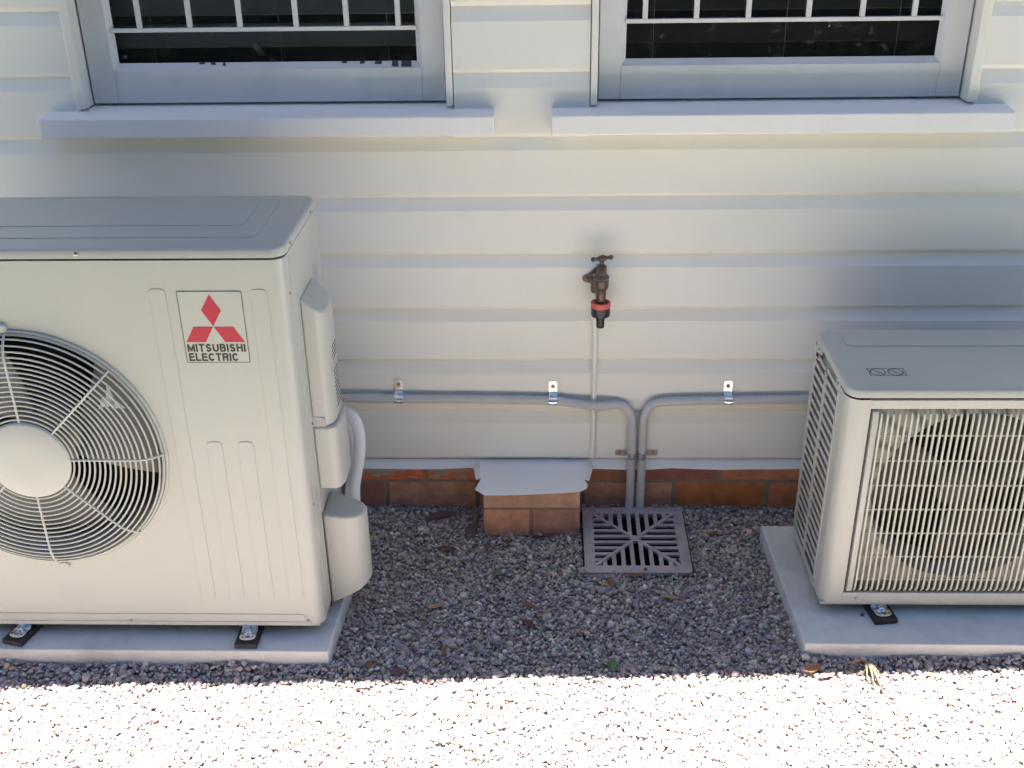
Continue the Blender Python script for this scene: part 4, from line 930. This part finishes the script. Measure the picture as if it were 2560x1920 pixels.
leaf(.803,-.646,-8,.036,.012,'orange','orange leaf on the sunlit edge before the right pad',.3)
leaf(-.709,-.634,-6,.042,.016,'red','reddish leaf tucked under the front of the left pad',.3)
leaf(.42,-.135,30,.034,.014,'brown','brown leaf on the gravel between grate and small unit',.4)
# palm husk
H = thing('dry_husk', 'dry straw coloured palm husk on the gravel before the right pad', 'husk', (.665, -.65, .01))
for i, (x0, y0, x1, y1, wd) in enumerate([(.640,-.612,.672,-.618,.010),(.668,-.618,.659,-.668,.007),(.672,-.620,.672,-.672,.008),(.674,-.620,.686,-.686,.008),(.676,-.622,.699,-.664,.006),(.670,-.628,.650,-.650,.004),(.676,-.640,.690,-.700,.005)]):
    d = Vector((x1-x0, y1-y0, 0)); nv = Vector((-d.y, d.x, 0)).normalized()*wd/2; q = G(); pts = []
    for j in range(6):
        u = j/5; c_ = Vector((x0, y0, .012))+d*u+Vector((0, 0, .012*math.sin(u*2.6+i*.4))); k_ = nv*(1-.75*u)
        pts += [c_-k_, c_+Vector((0,0,.002)), c_+k_]
    q.add(pts, [(j*3+s_, (j+1)*3+s_, (j+1)*3+s_+1, j*3+s_+1) for j in range(5) for s_ in range(2)])
    o = part('husk_blade', q, LM['straw'] if i else LM['orange'], H, ang=70); sm = o.modifiers.new('t', 'SOLIDIFY'); sm.thickness = .0007
def stone(x, y, z, s_, col, label):
    bm = bmesh.new(); bmesh.ops.create_icosphere(bm, subdivisions=2, radius=1)
    rs = random.Random(label)
    for v in bm.verts: v.co = Vector((v.co.x*s_[0], v.co.y*s_[1], v.co.z*s_[2]))*(1+rs.uniform(-.14, .14))
    me = bpy.data.meshes.new('stone'); bm.to_mesh(me); bm.free()
    o = link('stone', me, col, None, ang=60); o.location = (x, y, z); o.rotation_euler = (0, 0, rs.uniform(0, 3)); return tag(o, label, 'stone')
SG = mat('blue_grey_stone', (.16,.175,.22), .7, var=.25, vscale=80); SP = mat('pale_stone', (.46,.40,.34), .7, var=.2, vscale=80); SD = mat('dark_stone', (.10,.085,.085), .8, var=.3, vscale=80)
stone(-.552,-.873,.006,(.012,.011,.005),SG,'flat blue grey stone out on the sunlit gravel')
stone(-.951,-.719,.006,(.007,.006,.005),SG,'small blue grey stone on the sunlit gravel before the left pad')
stone(-.955,-.668,.008,(.011,.009,.007),SP,'large pale stone at the shade line before the left pad')
stone(.691,-.492,.0435,(.0042,.0042,.0036),SD,'tiny dark pebble lying on the right pad')

stone(.318,-.262,.020,(.0045,.004,.0035),SD,'tiny dark pebble on the lower right corner of the drain grate')
stone(.239,-.296,.0185,(.0045,.0035,.003),SD,'tiny dark pebble on the front rim of the drain grate')
stone(.311,-.135,.0275,(.004,.0035,.003),SD,'tiny dark pebble on the right rim of the drain grate')
